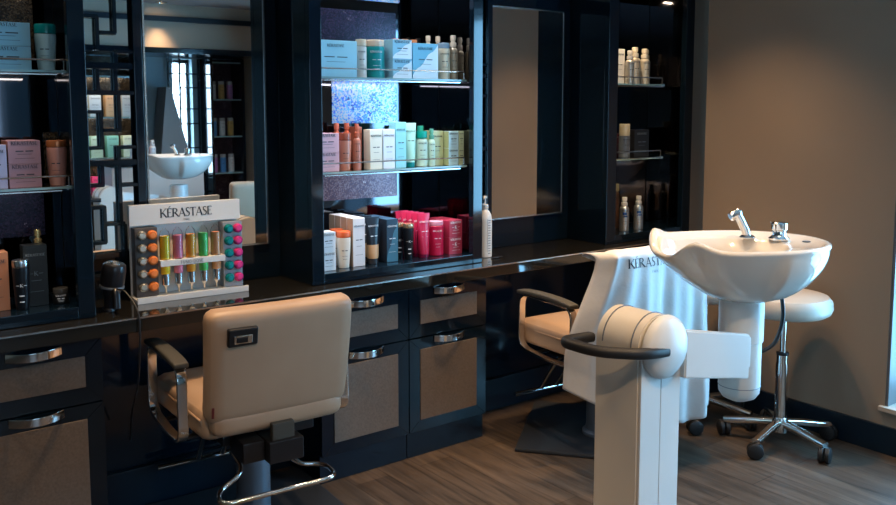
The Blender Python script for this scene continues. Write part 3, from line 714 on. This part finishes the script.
for x, c, w in ((-.088, (.95, .60, .03), 'yellow'), (-.042, (.92, .22, .30), 'pink'), (.004, (.95, .36, .04), 'orange'), (.050, (.12, .62, .14), 'green'), (.096, (.85, .33, .14), 'amber')):
    v = thing('dose_vial', 'clear vial of %s liquid standing in the display stand' % w, 'vial', (0, 0, 0), 0, 'coloured vials in the display stand')
    v.location = mw @ Vector((x, -.018, .1402)); v.rotation_euler = (0, 0, math.radians(-3))
    liq = principled('liquid_' + w, c, .12, spec=.6, emit=None)
    obj('glass_tube', LA([(.0172, 0), (.0177, .002), (.0177, .088), (.014, .100), (.007, .107), (.004, .113), (0, .114)], 24), M['clear'], v)
    obj('liquid', LA([(.0160, .002), (.0164, .003), (.0164, .084), (0, .085)], 24), liq, v)
    v = thing('pipette_vial', 'silver tipped vial of %s liquid hanging under the stand shelf' % w, 'vial', (0, 0, 0), 0, 'hanging silver tipped vials')
    v.location = mw @ Vector((x, -.018, .016)); v.rotation_euler = (0, 0, math.radians(-3))
    obj('tip', LA([(0, .0005), (.003, .001), (.0035, .020), (.006, .026), (.0135, .034), (.0145, .072), (0, .0725)], 24), M['nickel'], v)
    obj('liquid', LA([(.0155, .073), (.0162, .074), (.0162, .1015), (0, .1017)], 24), liq, v)

# ------------------------------------------------------------------ hair dryer with its cord
t = thing('hair_dryer', 'black hair dryer standing nose down beside the display stand', 'hair dryer', (.838, 2.955, CT), 0); t.scale = (.86, .86, .80)
rot = Matrix.Rotation(math.radians(6), 4, 'Y') @ Matrix.Rotation(math.radians(8), 4, 'X')
obj('housing', LA([(.018, .012), (.021, .03), (.026, .065), (.038, .09), (.045, .12), (.046, .17), (.043, .196), (.036, .203)], 32, mat=rot), M['black_plastic'], t)
obj('nozzle', LA([(.024, .002), (.024, .006), (.0205, .0118), (0, .0119)], 24, mat=rot), M['black_plastic'], t)
g = NB()
for r in (.008, .015, .022, .029): sweep(g, [Vector((r * math.cos(a * PI / 10), r * math.sin(a * PI / 10), .2045)) for a in range(20)], circ(.0016, 6), closed=True)
for k in range(8): a = k * PI / 4; sweep(g, [(0, 0, .2045), (.034 * math.cos(a), .034 * math.sin(a), .2045)], circ(.0012, 6))
bmesh.ops.transform(g, matrix=rot, verts=g.verts[:]); obj('rear_grille', g, M['nickel'], t)
obj('collar', LA([(.0455, .10), (.0465, .102), (.0465, .108), (.0455, .11)], 32, mat=rot), M['grey_metal'], t)
h = obj('handle', sweep(NB(), fillet([(.01, -.035, .10), (.012, -.062, .085), (.010, -.070, .02)], .02, 5), rrect(.026, .03, .009, 4)), M['black_plastic'], t)
pts = [((a - .838) / .86, (b - 2.955) / .86, (c - CT) / .80) for a, b, c in ((.849, 2.893, .850), (.862, 2.862, .852), (.880, 2.822, .815), (.886, 2.790, .778), (.884, 2.784, .70), (.880, 2.80, .56), (.872, 2.86, .44), (.90, 2.98, .30))]
obj('cord', sweep(NB(), fillet(pts, .05, 6), circ(.0035, 8)), M['black_rubber'], t)

# ------------------------------------------------------------------ salon chairs
def make_chair():
    t = thing('salon_chair', 'tan vinyl salon chair in the foreground with its back to the camera', 'chair', (0, 0, 0), 0, 'tan salon chairs')
    # chair faces +Y, origin on the floor under the seat centre
    def bd(q):
        q = q.copy(); q.y += .16 * (q.x ** 2) * 1.0 + .03 * (q.z / .2) ** 2 * .3
        q.x *= 1 + .015 * (q.z / .2); return q
    def seatd(q):
        q = q.copy(); q.z += .012 * (1 - (q.x / .24) ** 2) * (1 - (q.y / .24) ** 2); q.x *= 1 + .05 * (q.y / .24); return q
    obj('seat', cushion(.505, .49, .110, .035, 12, seatd, (0, .025, .457)), M['tan'], t)
    # piping on the seat
    bm = NB()
    for zz in (.478,):
        pts = fillet([(-.244, -.21, zz), (-.260, .262, zz), (.260, .262, zz), (.244, -.21, zz)], .04, 6)
        sweep(bm, pts, circ(.0035, 6))
    obj('seat_piping', bm, M['tan'], t)
    bk = obj('backrest', cushion(.482, .085, .372, .036, 14, bd), M['tan'], t)
    bk.location = (0, -.262, .652); bk.rotation_euler = (math.radians(9), 0, 0)
    lower = obj('lumbar_cushion', cushion(.445, .075, .085, .034, 10, bd), M['tan'], t); lower.location = (0, -.236, .466)
    # black buckle on the back of the backrest
    bu = obj('headrest_socket', B(-.155, -.060, -.062, -.038, .082, .140, .006, 3), M['black_plastic'], bk)
    bu.data.transform(Matrix.Translation((-.034, .014, 0)))
    bm = NB(); box(bm, -.172, -.114, -.0525, -.0475, .093, .120, .003); obj('socket_plate', bm, M['chrome'], bu)
    bm = NB(); box(bm, -.165, -.130, -.0555, -.0520, .097, .115, .002); obj('socket_hole', bm, M['black_plastic'], bu)
    bm = NB(); box(bm, -.2265, -.2195, -.031, -.0265, -.150, -.115, .001); obj('care_tag', bm, M['red_tag'], bk)
    # armrests
    for s in (-1, 1):
        x = s * .280
        fr = fillet([(x, .03, .637), (x, -.148, .637), (x, -.150, .392), (x, .02, .385), (x, .205, .400), (x, .200, .637), (x, .03, .637)], .055, 6)
        a = obj('armrest', sweep(NB(), fr[1:] , rrect(.011, .034, .004, 3), closed=True, up=(1, 0, 0)), M['chrome'], t)
        def pd(q, s=s): q = q.copy(); q.z += -.006 * (q.y / .14) ** 2; return q
        obj('arm_pad', cushion(.050, .365, .020, .008, 8, pd, (x, .03, .654)), M['armpad'], a)
        for yy in (-.08, .12): obj('arm_bracket', sweep(NB(), [(x, yy, .385), (s * .20, yy, .388)], rrect(.03, .008, .002)), M['black_plastic'], a)
    # under-seat mechanism, column, base plate
    obj('seat_mount', B(-.16, .16, -.16, .17, .358, .392, .006), M['black_plastic'], t)
    mech = obj('tilt_mechanism', B(-.062, .055, -.315, -.20, .330, .402, .006), M['black_plastic'], t)
    obj('mechanism_arm', B(-.045, .030, -.300, -.276, .392, .455, .004), M['armpad'], mech)
    obj('mechanism_block', B(-.135, -.063, -.28, -.16, .335, .402, .006), M['black_plastic'], mech)
    obj('column', LA([(.058, .022), (.058, .338), (.048, .35), (.03, .357)], 32), M['grey_metal'], t)
    obj('column_shroud', LA([(.075, .0165), (.075, .03), (.062, .04), (.0585, .06)], 32), M['grey_metal'], t)
    bp = obj('base_plate', B(-.31, .31, -.31, .31, 0, .016, .005), M['plate'], t)
    # footrest towards the mirror
    bm = NB()
    for s in (-1, 1): sweep(bm, fillet([(s * .045 - .06, .10, .36), (s * .045 - .06, .16, .33), (s * .045 - .06, .28, .16)], .03, 5), circ(.010, 10))
    f = obj('footrest', bm, M['chrome'], t)
    bm = NB(); sweep(bm, [(-.25, .290, .150), (.13, .290, .150)], circ(.010, 10)); sweep(bm, [(-.16, .315, .145), (.04, .315, .145)], circ(.006, 8))
    for s in (-1, 1): sweep(bm, [(s * .10 - .06, .29, .150), (s * .10 - .06, .315, .145)], circ(.006, 8))
    obj('foot_bar', bm, M['chrome'], f)
    # chrome loop behind the column
    pts = fillet([(-.13, -.15, .34), (-.12, -.25, .30), (-.215, -.26, .262), (-.235, -.36, .262), (.150, -.36, .262), (.155, -.24, .262), (.07, -.22, .27), (.05, -.16, .31)], .05, 6)
    obj('pump_loop', sweep(NB(), pts, circ(.008, 10)), M['chrome'], t)
    return t
def copy_tree(o, parent=None):
    c = o.copy(); COL.objects.link(c); c.parent = parent
    for ch in [k for k in bpy.data.objects if k.parent == o]: copy_tree(ch, c)
    return c
ch1 = make_chair(); ch1.location = (1.238, 2.728, 0); ch1.rotation_euler = (0, 0, math.radians(-4))
ch2 = copy_tree(ch1); ch2.location = (2.79, 2.54, 0); ch2.rotation_euler = (0, 0, math.radians(-6))
for k in ch2.children:
    if k.name.startswith('base_plate'): k.rotation_euler = (0, 0, math.radians(45)); k.location = (.015, .05, 0)
ch2['label'] = 'tan vinyl salon chair under the white cape at the second station'

# ------------------------------------------------------------------ cape over the second chair
def cape():
    t = thing('salon_cape', 'white nylon cape with black lettering draped over chair backrest', 'cape', tuple(ch2.location), ch2.rotation_euler.z)
    bm = NB(); NU, NV = 80, 64
    def P(u, v):
        # u -1..1 across, v 0..1 along: short front fall -> over the backrest -> rear hem
        top = .872; d = 0; e = max(0, (abs(u) - .72) / .28)
        if v < .10:
            f = v / .10; z = top - .10 * (1 - f); y = -.235 - .02 * f; spread = .262
        elif v < .20:
            f = (v - .10) / .10; a = PI * f; y = -.305 + .050 * math.cos(a); z = top + .020 * math.sin(a); spread = .262 + .012 * f
        else:
            f = (v - .20) / .80; d = f
            hem = .64 + .025 * math.sin(6 * u) + .05 * math.sin(u * 2.0 + .3)
            if u < -.55: hem -= .07 * ((-u - .55) / .45) ** 1.3
            z = top - hem * f
            y = -.356 - .018 * f ** .7
            spread = .274 + .022 * f
        x = u * spread
        fold = .009 + .032 * d ** .8
        y += fold * (math.sin(u * 6.5 + 1.0) * .5 + math.sin(u * 13 + .6 + 2.5 * d) * .35 + .22 * math.sin(u * 23 + 4 * d)) - fold * .6
        y += .006 * math.sin(9 * d + 5 * u) * d
        if u < -.88:
            k = (-u - .88) / .12
            y += k * .085 * (1 - .5 * d) * (1 if v > .1 else 0)
        if u < -.5:
            k = (-u - .5) / .5; y += k * .12 * d; x -= k * .10 * math.sin(min(1, d * 1.2) * PI * .58) ** 1.6
        if u > .88:
            k = (u - .88) / .12; y += k * (.08 + .05 * d) * (1 if v > .1 else 0)
        z -= .022 * e ** 2 * (1 - d)
        return Vector((x, y, z))
    g = [[bm.verts.new(P(-1 + 2 * i / NU, j / NV)) for i in range(NU + 1)] for j in range(NV + 1)]
    for j in range(NV):
        for i in range(NU): bm.faces.new((g[j][i], g[j][i + 1], g[j + 1][i + 1], g[j + 1][i]))
    o = obj('cloth', bm, M['cloth'], t, angle=180)
    so = o.modifiers.new('thickness', 'SOLIDIFY'); so.thickness = .002
    def on_cloth(P0):   # lay the lettering on the cloth just under the top fold
        u = P0.x / .276; f = (.872 - P0.z) / .62
        q = P(u, .20 + .80 * max(0, f)); return Vector((P0.x, q.y - .0022, P0.z))
    w = NB(); letters(w, KW, .036, accent=1, weight=1.1, th=.0, xf=lambda p: on_cloth(Vector((p.x - .072, p.y, p.z + .826)))); obj('wordmark', w, M['dark_print'], t, smooth=False)
    w = NB(); letters(w, 'PARIS', .010, weight=1.2, th=.0, xf=lambda p: on_cloth(Vector((p.x - .06, p.y, p.z + .800)))); obj('wordmark', w, M['grey_print'], t, smooth=False)
cape()

# ------------------------------------------------------------------ shampoo unit: post with rounded head, arm, column
def backwash(px, py, bx, by, label, tilt=True):
    t = thing('shampoo_unit_stand', label, 'shampoo unit', (px, py, 0), 0, 'shampoo unit stands')
    HZ = .742; R = .093
    bm = NB()
    n = 20; poly = [(-R, .014), (R, .014)] + [(R * math.cos(PI * k / n), HZ + R * math.sin(PI * k / n)) for k in range(n + 1)]
    bm0 = prism(NB(), [(a, b) for a, b in poly], -.085, .085, mat=Matrix.Rotation(PI / 2, 4, 'X'))
    bmesh.ops.bevel(bm0, geom=[e for e in bm0.edges if e.calc_length() > .1 or True][:0] or [e for e in bm0.edges if abs(e.verts[0].co.y - e.verts[1].co.y) < 1e-6], offset=.004, segments=2, affect='EDGES')
    obj('post', bm0, M['cream_plastic'], t)
    obj('post_cover', B(-R + .003, -.0012, -.094, -.0855, .02, HZ - .02, .002), M['white_plastic'], t)
    obj('post_cover', B(.0012, R - .003, -.094, -.0855, .02, HZ - .02, .002), M['white_plastic'], t)
    cap = LA([(R * 1.00, 0), (R * 1.03, .006), (R * 1.0, .018), (R * .88, .029), (R * .62, .038), (R * .3, .043), (0, .044)], 40, mat=Matrix.Rotation(PI / 2, 4, 'X'))
    o = obj('end_cap', cap, M['white_plastic'], t); o.location = (0, -.0945, HZ)
    bm = NB()
    for yy in (-.055, .055):
        pts = [(math.cos(PI * k / 16 + .0) * (R + .0008), yy, HZ + math.sin(PI * k / 16) * (R + .0008)) for k in range(17)]
        sweep(bm, pts, rrect(.005, .003, .001, 2), up=(0, 1, 0))
    obj('seam_ring', bm, M['grey_metal'], t)
    # arm towards the column
    L = Vector((bx - px, by - py)).length; ang = math.atan2(by - py, bx - px)
    x0, x1 = R + .0015, L - .085
    bm = NB(); dz = -.034
    vs = []
    for x, zc, hh in ((x0, HZ - .036, .074), (x1, HZ - .036 + dz - .018, .072)):
        for y in (-.108, -.080):
            for s in (-1, 1): vs.append(bm.verts.new((x, y, zc + s * hh)))
    for f in ((0, 1, 3, 2), (4, 6, 7, 5), (0, 4, 5, 1), (2, 3, 7, 6), (0, 2, 6, 4), (1, 5, 7, 3)): bm.faces.new([vs[i] for i in f])
    bmesh.ops.bevel(bm, geom=bm.edges[:], offset=.004, segments=2, affect='EDGES')
    o = obj('swing_arm', bm, M['white_plastic'], t); o.rotation_euler = (0, 0, ang)
    for a, b, y_, zc in ((x0, x0 + .05, -.045, HZ - .036), (L - .125, L - .045, -.020, HZ - .086)):
        o = obj('arm_joint', B(a, b, -.0795, y_, zc - .05, zc + .05, .004), M['white_plastic'], t); o.rotation_euler = (0, 0, ang)
    # column under the basin
    c = obj('basin_column', LA([(.0, .466), (.028, .468), (.054, .480), (.066, .498), (.068, .520), (.068, .672), (.0675, .6725)], 40), M['white_plastic'], t)
    c.location = (bx - px, by - py, 0)
    c2 = obj('column_sleeve', LA([(.070, .6735), (.0725, .675), (.0725, .800), (.068, .812)], 40), M['white_plastic'], t); c2.location = c.location
    b = obj('bottom_bolt', LA([(.0, .455), (.008, .456), (.008, .465), (0, .4655)], 16), M['black_plastic'], t); b.location = c.location
    bm = NB()
    sweep(bm, [Vector((math.cos(k * PI / 16) * .0682, math.sin(k * PI / 16) * .0682, .521)) for k in range(32)], circ(.0012, 6), closed=True)
    o = obj('seam_ring', bm, M['grey_metal'], t); o.location = c.location
    # lever
    pts = fillet([(-.02, -.122, HZ - .006), (-.12, -.122, HZ + .002), (-.215, -.030, HZ + .006), (-.225, .075, HZ + .010), (-.200, .100, HZ + .008), (-R + .003, .108, HZ + .0)], .05, 7)
    obj('lever_handle', sweep(NB(), pts, rrect(.038, .030, .012, 4), up=(0, 0, 1)), M['black_rubber'], t)
    obj('foot_plate', B(-.22, .26, -.25, .25, 0, .0135, .004), M['grey_metal'], t)
    return t
PX, PY, BX, BY = 2.035, 1.705, 2.505, 1.66
backwash(PX, PY, BX, BY, 'cream and white shampoo unit post with black lever handle')

def wash_basin(bx, by, zr, heading, label, hose=True):
    t = thing('wash_basin', label, 'wash basin', (bx, by, 0), heading, 'ceramic shampoo basins')
    N = 72
    def outline(th):   # local: neck end towards +x
        a, b = .275, .235
        ex = 2.0
        c, s = math.cos(th), math.sin(th)
        if c > 0: ex = 2.9
        k = (abs(c / a) ** ex + abs(s / b) ** ex) ** (-1 / ex)
        x, y = k * c, k * s
        if c > 0: x *= 1.06
        return x, y
    def dip(th):
        d = math.atan2(math.sin(th), math.cos(th))
        return math.exp(-(d / .40) ** 4)
    def horn(th):
        d = abs(math.atan2(math.sin(th), math.cos(th)))
        return math.exp(-((d - .62) / .17) ** 2)
    bm = NB(); rings = []
    z0 = zr - .188
    def ring(f): rings.append([bm.verts.new(f(2 * PI * i / N)) for i in range(N)])
    for k in range(11):
        tt = k / 10
        def f(th, tt=tt):
            x, y = outline(th); c = math.cos(th)
            p = .60 + .14 * max(0, c)
            r0 = .092; R_ = math.hypot(x, y)
            g = math.sin(tt * PI / 2) ** p if c <= 0 else tt ** p
            r = r0 + (R_ - r0) * g
            top = zr - .012 - .034 * dip(th) + .024 * horn(th)
            return Vector((math.cos(math.atan2(y, x)) * r, math.sin(math.atan2(y, x)) * r, z0 + (top - z0) * tt))
        ring(f)
    def lift(th): return zr - .034 * dip(th) + .024 * horn(th)
    def rim(off, dz):
        def f(th):
            x, y = outline(th); R_ = math.hypot(x, y); s = (R_ + off) / R_
            return Vector((x * s, y * s, lift(th) + dz))
        return f
    ring(rim(.004, -.006)); ring(rim(.001, .001)); ring(rim(-.008, .004)); ring(rim(-.018, .001)); 
    # deck slightly below the rim, inner opening shifted to the neck end
    def inner(sc, z, shift, flat=0.0):
        def f(th):
            x, y = outline(th); c = math.cos(th)
            x2 = x * sc + shift; y2 = y * sc
            zz = z if flat else z - .034 * dip(th) * (1 - flat) + .012 * horn(th)
            return Vector((x2, y2, zz))
        return f
    ring(inner(.90, zr - .008, .006))
    ring(inner(.74, zr - .010, .050)); ring(inner(.70, zr - .018, .055))
    ring(inner(.62, zr - .060, .060, 1)); ring(inner(.48, zr - .110, .05, 1)); ring(inner(.28, zr - .140, .03, 1)); ring(inner(.08, zr - .150, .02, 1))
    for a, b in zip(rings, rings[1:]):
        for i in range(N): bm.faces.new((a[i], a[(i + 1) % N], b[(i + 1) % N], b[i]))
    bm.faces.new(rings[0][::-1]); bm.faces.new(rings[-1])
    obj('bowl', bm, M['ceramic'], t, angle=80)
    obj('drain', LA([(.022, zr - .149), (.022, zr - .146), (.014, zr - .147), (0, zr - .147)], 20, c=(.02, 0, 0)), M['chrome'], t)
    # spray head, tap, plug
    zd = zr - .006
    tp = (-.150, -.085) ; sp = (-.078, -.135)
    return t, zr
def basin_fittings(t, zr, spout, tap, plug, hose):
    zd = zr - .007
    s = obj('spray_spout', LA([(.026, 0), (.026, .004), (.019, .010), (0, .0105)], 24), M['nickel'], t); s.location = (*spout, zd)
    obj('spout_neck', sweep(NB(), [(.0, 0, .0), (.008, -.003, .028), (.026, -.009, .066), (.034, -.011, .080)], circ(.0140, 16)), M['nickel'], s)
    obj('spout_head', LA([(.014, 0), (.015, .003), (.015, .034), (.011, .040), (0, .041)], 20, mat=Matrix.Translation((.056, -.018, .070)) @ Matrix.Rotation(math.radians(-62), 4, 'Y')), M['chrome'], s)
    m = obj('mixer_tap', LA([(.034, 0), (.034, .006), (.025, .013), (.021, .018), (.021, .032), (.026, .036), (.026, .056), (.019, .062), (0, .063)], 28), M['chrome'], t); m.location = (*tap, zd)
    b = NB(); box(b, -.006, .006, -.048, -.012, .046, .056, .003); obj('tap_lever', b, M['chrome'], m)
    p = obj('deck_plug', LA([(.013, 0), (.013, .003), (.009, .004), (0, .004)], 20), M['grey_metal'], t); p.location = (*plug, zd)
ZR = 1.005
wb, _ = wash_basin(BX, BY, ZR, math.radians(152), 'glossy white ceramic wash basin on the shampoo unit column')
basin_fittings(wb, ZR, (-.072, -.110), (-.157, -.054), (-.222, .005), True)
hs = sweep(NB(), fillet([(BX + .100, BY - .080, .845), (BX + .112, BY - .088, .74), (BX + .090, BY - .070, .655), (BX + .052, BY - .045, .632)], .06, 8), circ(.0065, 10))
tag(obj('water_hose', hs, M['black_rubber']), 'dark water hose hanging below the wash basin beside its column', 'hose')

# ------------------------------------------------------------------ rolling stools
def make_stool():
    t = thing('rolling_stool', 'white rolling stool with round seat nearer the window', 'stool', (0, 0, 0), 0, 'round rolling stools')
    obj('seat', LA([(.10, .572), (.165, .574), (.184, .586), (.192, .605), (.189, .635), (.174, .653), (.12, .661), (0, .663)], 48), M['cream_vinyl'], t)
    obj('seat_plate', LA([(.06, .552), (.075, .557), (.075, .5715), (0, .5717)], 24), M['black_plastic'], t)
    obj('gas_spring', LA([(.0125, .40), (.0125, .5515), (0, .5518)], 20), M['chrome'], t)
    obj('collar', LA([(.024, .392), (.026, .394), (.026, .403), (.016, .407)], 24), M['black_plastic'], t)
    obj('column', LA([(.026, .075), (.026, .35), (.0235, .36), (.0235, .3915), (0, .3918)], 28), M['chrome'], t)
    hub = obj('hub', LA([(.02, .05), (.034, .056), (.036, .09), (.030, .115), (.0265, .12)], 28), M['nickel'], t)
    for k in range(5):
        a = math.radians(-100 + 72 * k); c, s = math.cos(a), math.sin(a)
        lg = obj('leg', sweep(NB(), [(c * r, s * r, z) for r, z in ((.03, .094), (.10, .088), (.20, .074), (.232, .070))], rrect(.036, .028, .011, 4), up=(0, 0, 1)), M['chrome'], t)
        cs = NB()
        for sd in (-1, 1):
            lathe(cs, [(.012, 0), (.031, .001), (.033, .005), (.033, .016), (.026, .021), (0, .022)], 22,
                  mat=Matrix.Translation((c * .232, s * .232, .0335)) @ Matrix.Rotation(a + .5, 4, 'Z') @ Matrix.Rotation(sd * PI / 2, 4, 'Y') @ Matrix.Translation((0, 0, .003)))
        o = obj('caster', cs, M['black_rubber'], lg)
        obj('caster_stem', LA([(.007, .040), (.007, .064), (0, .0642)], 12, c=(c * .232, s * .232, 0)), M['black_rubber'], lg)
    return t
s1 = make_stool(); s1.location = (3.345, 2.01, 0)
s2 = copy_tree(s1); s2.location = (3.345, 2.405, 0); s2.rotation_euler = (0, 0, .35)
s2['label'] = 'white rolling stool farther back, mostly hidden behind the basin column'

strip_todo = []
# ------------------------------------------------------------------ things across the room, seen in the mirrors
backwash(1.98, -.60, 2.55, -.66, 'second shampoo unit stand across the room seen in the mirror')
wb2, _ = wash_basin(2.55, -.66, 1.05, math.radians(190), 'second white wash basin across the room seen in the mirror')
basin_fittings(wb2, 1.05, (-.02, .13), (-.10, .11), (-.19, .08), False)
ch3 = copy_tree(ch1); ch3.location = (3.12, -.60, 0); ch3.rotation_euler = (0, 0, math.radians(185))
ch3['label'] = 'tan vinyl salon chair across the room seen in the mirror'
def tall_shelf(x0, x1, y0, label):
    t = thing('shelving_unit', label, 'shelving unit', (x0, y0, 0), 0)
    w = x1 - x0
    for a, b in ((0, .025), (w - .025, w)): obj('side', B(a, b, -.26, 0, 0, 1.895), M['lacquer'], t)
    obj('back', B(.0255, w - .0255, -.26, -.25, 0, 1.895), M['glitter_and_reflection_pink'], t)
    for z in (.45, .8, 1.15, 1.5, 1.85): obj('shelf', B(.0255, w - .0255, -.249, -.02, z, z + .012), M['glass_edge'], t)
    return t
tall_shelf(3.24, 3.58, YB + .27, 'tall black shelving unit across the room seen in the mirror')
cols = [((.5, .2, .4), 'mauve'), ((.1, .3, .6), 'blue'), ((.75, .7, .65), 'white'), ((.6, .35, .1), 'amber')]
for li, (z, zw) in enumerate(((.812, 'lower'), (1.162, 'middle'), (1.512, 'upper'))):
    for k in range(3):
        c, w = cols[(k + li) % 4]
        bottle('%s bottle on the %s shelf across the room' % (w, zw), 3.32 + .085 * k, z + .0005, .028, .17, c, (.5, .45, .4), y=YB + .13, rz=PI, shape='straight')
t = thing('lit_shelving', 'lit shelving with bright cartons across the room seen in the mirror', 'shelving unit', (1.98, YB + .27, 0), 0)
for a, b in ((0, .03), (.60, .63)): obj('side', B(a, b, -.26, 0, 0, 1.895), M['lacquer'], t)
obj('back', B(.0305, .5995, -.26, -.25, 0, 1.895), M['glitter_and_reflection_brown'], t)
for z in (.62, .98, 1.34, 1.70): obj('shelf', B(.0305, .5995, -.249, -.02, z, z + .012), M['glass_edge'], t)
pal = [[((.40, .02, .10), 'crimson'), ((.62, .05, .2), 'magenta'), ((.5, .04, .12), 'red'), ((.16, .18, .26), 'slate')], [((.25, .6, .5), 'mint'), ((.5, .7, .6), 'pale green'), ((.2, .5, .45), 'teal'), ((.6, .66, .5), 'sage')],
       [((.75, .62, .4), 'cream'), ((.7, .75, .8), 'white'), ((.7, .4, .2), 'orange'), ((.5, .5, .5), 'grey')]]
for li, z in enumerate((.6325, .9925, 1.3525)):
    for k in range(4):
        c, w = pal[li][k]
        product_box('%s carton on the lit shelving across the room' % w, 2.08 + .14 * k, z, .10, .19, c, yf=YB + .10, rz=PI, d=.08)
    strip_todo.append((2.295, YB + .235, z + .345))
# fretwork across the room, in front of the bright window
t = thing('fretwork_partition', 'dark fretwork partition across the room seen in the mirror', 'screen', (2.92, YB + .04, 0), 0)
bm = NB()
for x in (0, .11, .29, .315): box(bm, x - .008, x + .008, 0, .02, .002, 1.895)
obj('upright', bm, M['lacquer'], t); bm = NB()
for k, z in enumerate([.5, .62, .78, .85, .98, 1.05, 1.2, 1.28, 1.42, 1.55, 1.62, 1.75, 1.86]):
    a, b = ((0, .11), (.11, .29), (0, .29))[k % 3]; box(bm, a, b, .002, .018, z - .006, z + .006)
obj('rail', bm, M['lacquer'], t)
# slanted panel and low white cabinet with three pump bottles
bm = prism(NB(), [(2.64, 0), (3.12, 0), (3.08, .75), (2.85, 1.62), (2.81, 1.62)], -(YB + .30), -(YB + .065), mat=Matrix.Rotation(PI / 2, 4, 'X'))
tag(obj('slanted_panel', bm, cm((.30, .30, .29), .5)), 'grey slanted panel across the room seen in the mirror', 'panel')
t = thing('low_cabinet', 'low white cabinet across the room seen in the mirror', 'cabinet', (2.55, -1.35, 0), 0)
obj('body', B(-.35, .45, -.2, .1, 0, .93, .004), M['white_plastic'], t); obj('top', B(-.36, .46, -.21, .11, .931, .95, .004), M['lacquer'], t)
for k, (c, w) in enumerate([((.75, .75, .75), 'white'), ((.5, .05, .15), 'crimson'), ((.7, .74, .78), 'pale grey')]):
    bottle('%s pump bottle on the low cabinet across the room' % w, 2.42 + .08 * k, .9515, .03, .2, c, (.8, .8, .8), y=-1.35, shape='spray', rz=PI, cap_h=.05)

# ------------------------------------------------------------------ lamps
def downlight(x, y, label, power, size=1.25, color=(1, .66, .37), blend=.8, z=CEIL):
    t = thing('downlight', label, 'downlight', (x, y, z), 0, 'recessed ceiling downlights')
    obj('trim_ring', LA([(.030, -.001), (.048, -.001), (.050, -.006), (.032, -.010), (.030, -.001)], 28), M['nickel'], t)
    obj('lamp_lens', LA([(0, -.0035), (.029, -.0035), (.029, -.0015), (0, -.0012)], 24), M['lamp_warm'], t)
    l = bpy.data.lights.new('downlight_beam', 'SPOT'); l.energy = power; l.color = color; l.spot_size = size; l.spot_blend = blend; l.shadow_soft_size = .03
    o = bpy.data.objects.new('downlight_beam', l); COL.objects.link(o); o.parent = t; o.location = (0, 0, -.014)
downlight(1.20, 2.56, 'ceiling downlight above the near salon chair', 95)
downlight(2.80, 2.35, 'ceiling downlight above the caped salon chair', 75)
downlight(2.15, 1.35, 'ceiling downlight above the shampoo unit post', 55)
downlight(3.00, 2.25, 'ceiling downlight above the rolling stools', 85, size=1.75, blend=1)
downlight(2.05, 2.45, 'ceiling downlight in front of the middle display cabinet', 55)
downlight(.45, 2.35, 'ceiling downlight in front of the left display cabinet', 25)
downlight(2.62, -1.12, 'ceiling downlight over the second basin across the room', 45)
downlight(2.75, -.35, 'added cool fill lamp nearer the opposite wall window across the room', 70, size=2.2, blend=1, color=(.85, .92, 1))  # added to brighten the part of the room shown in the mirror
downlight(1.75, .55, 'added warm fill lamp in the middle of the room', 85, size=2.3, blend=1)  # added near the camera as warm fill on front surfaces
downlight(.55, .95, 'added warm fill lamp in the middle of the room, nearer the left cabinet', 75, size=2.3, blend=1)  # second added warm fill, out of view

def strip(x, y, z, sx, power, color, rx=0, name='cabinet_light_strip', label=None):
    t = thing('light_strip', label, 'light strip', (x, y, z), 0, 'light strips in the display cabinets')
    obj('housing', B(-sx / 2, sx / 2, -.006, .006, .001, .006, .001), M['nickel'], t)
    l = bpy.data.lights.new(name, 'AREA'); l.shape = 'RECTANGLE'; l.size = sx; l.size_y = .012; l.energy = power; l.color = color; l.spread = math.radians(150)
    o = bpy.data.objects.new(name, l); COL.objects.link(o); o.parent = t; o.location = (0, 0, -.001); o.rotation_euler = (rx, 0, 0)
for (x, sx, nm, pw, c) in ((.36, .68, 'left cabinet', .8, (1, .88, .74)), (1.975, .66, 'middle cabinet', 1.9, (.96, .95, 1)), (3.45, .38, 'right cabinet', 2.2, (1, .74, .46))):
    for z, k, f in ((2.065, 'top board', 1.6), (1.545, 'upper glass shelf', 1.0), (1.18, 'middle glass shelf', 1.0)):
        if nm == 'right cabinet' and z < 2: f = .12
        strip(x - (.09 if nm == 'right cabinet' and z > 2 else 0), 2.922, z - .001, .07 if nm == 'right cabinet' and z > 2 else sx, pw * f, c, rx=math.radians(22), label='thin light strip under the %s of the %s' % (k, nm))

for (x, y, z), k in zip(strip_todo, ('lowest', 'middle', 'highest')):
    strip(x, y, z, .55, 1.6, (1, .85, .65), rx=math.radians(-22), label='thin light strip of the lit shelving across the room, %s one' % k)

# ------------------------------------------------------------------ camera, world
cam = bpy.data.cameras.new('camera'); co = bpy.data.objects.new('camera', cam); COL.objects.link(co)
cam.sensor_fit = 'HORIZONTAL'; cam.sensor_width = 36; cam.lens = 870 / 896 * 36
cam.shift_x = 0; cam.shift_y = -(252.5 - 193.5) / 896; cam.clip_start = .02
yaw, pit = math.radians(52.5), math.radians(5.76)
co.location = (0, 0, 1.45); co.rotation_euler = (PI / 2 - pit, 0, yaw - PI / 2)
SC.camera = co
w = bpy.data.worlds.new('world'); SC.world = w; w.use_nodes = True
w.node_tree.nodes['Background'].inputs[0].default_value = (.35, .55, .8, 1); w.node_tree.nodes['Background'].inputs[1].default_value = .3
vs = SC.view_settings; vs.view_transform = 'Standard'; vs.look = 'None'; vs.gamma = 1; vs.use_curve_mapping = False; vs.exposure = .12
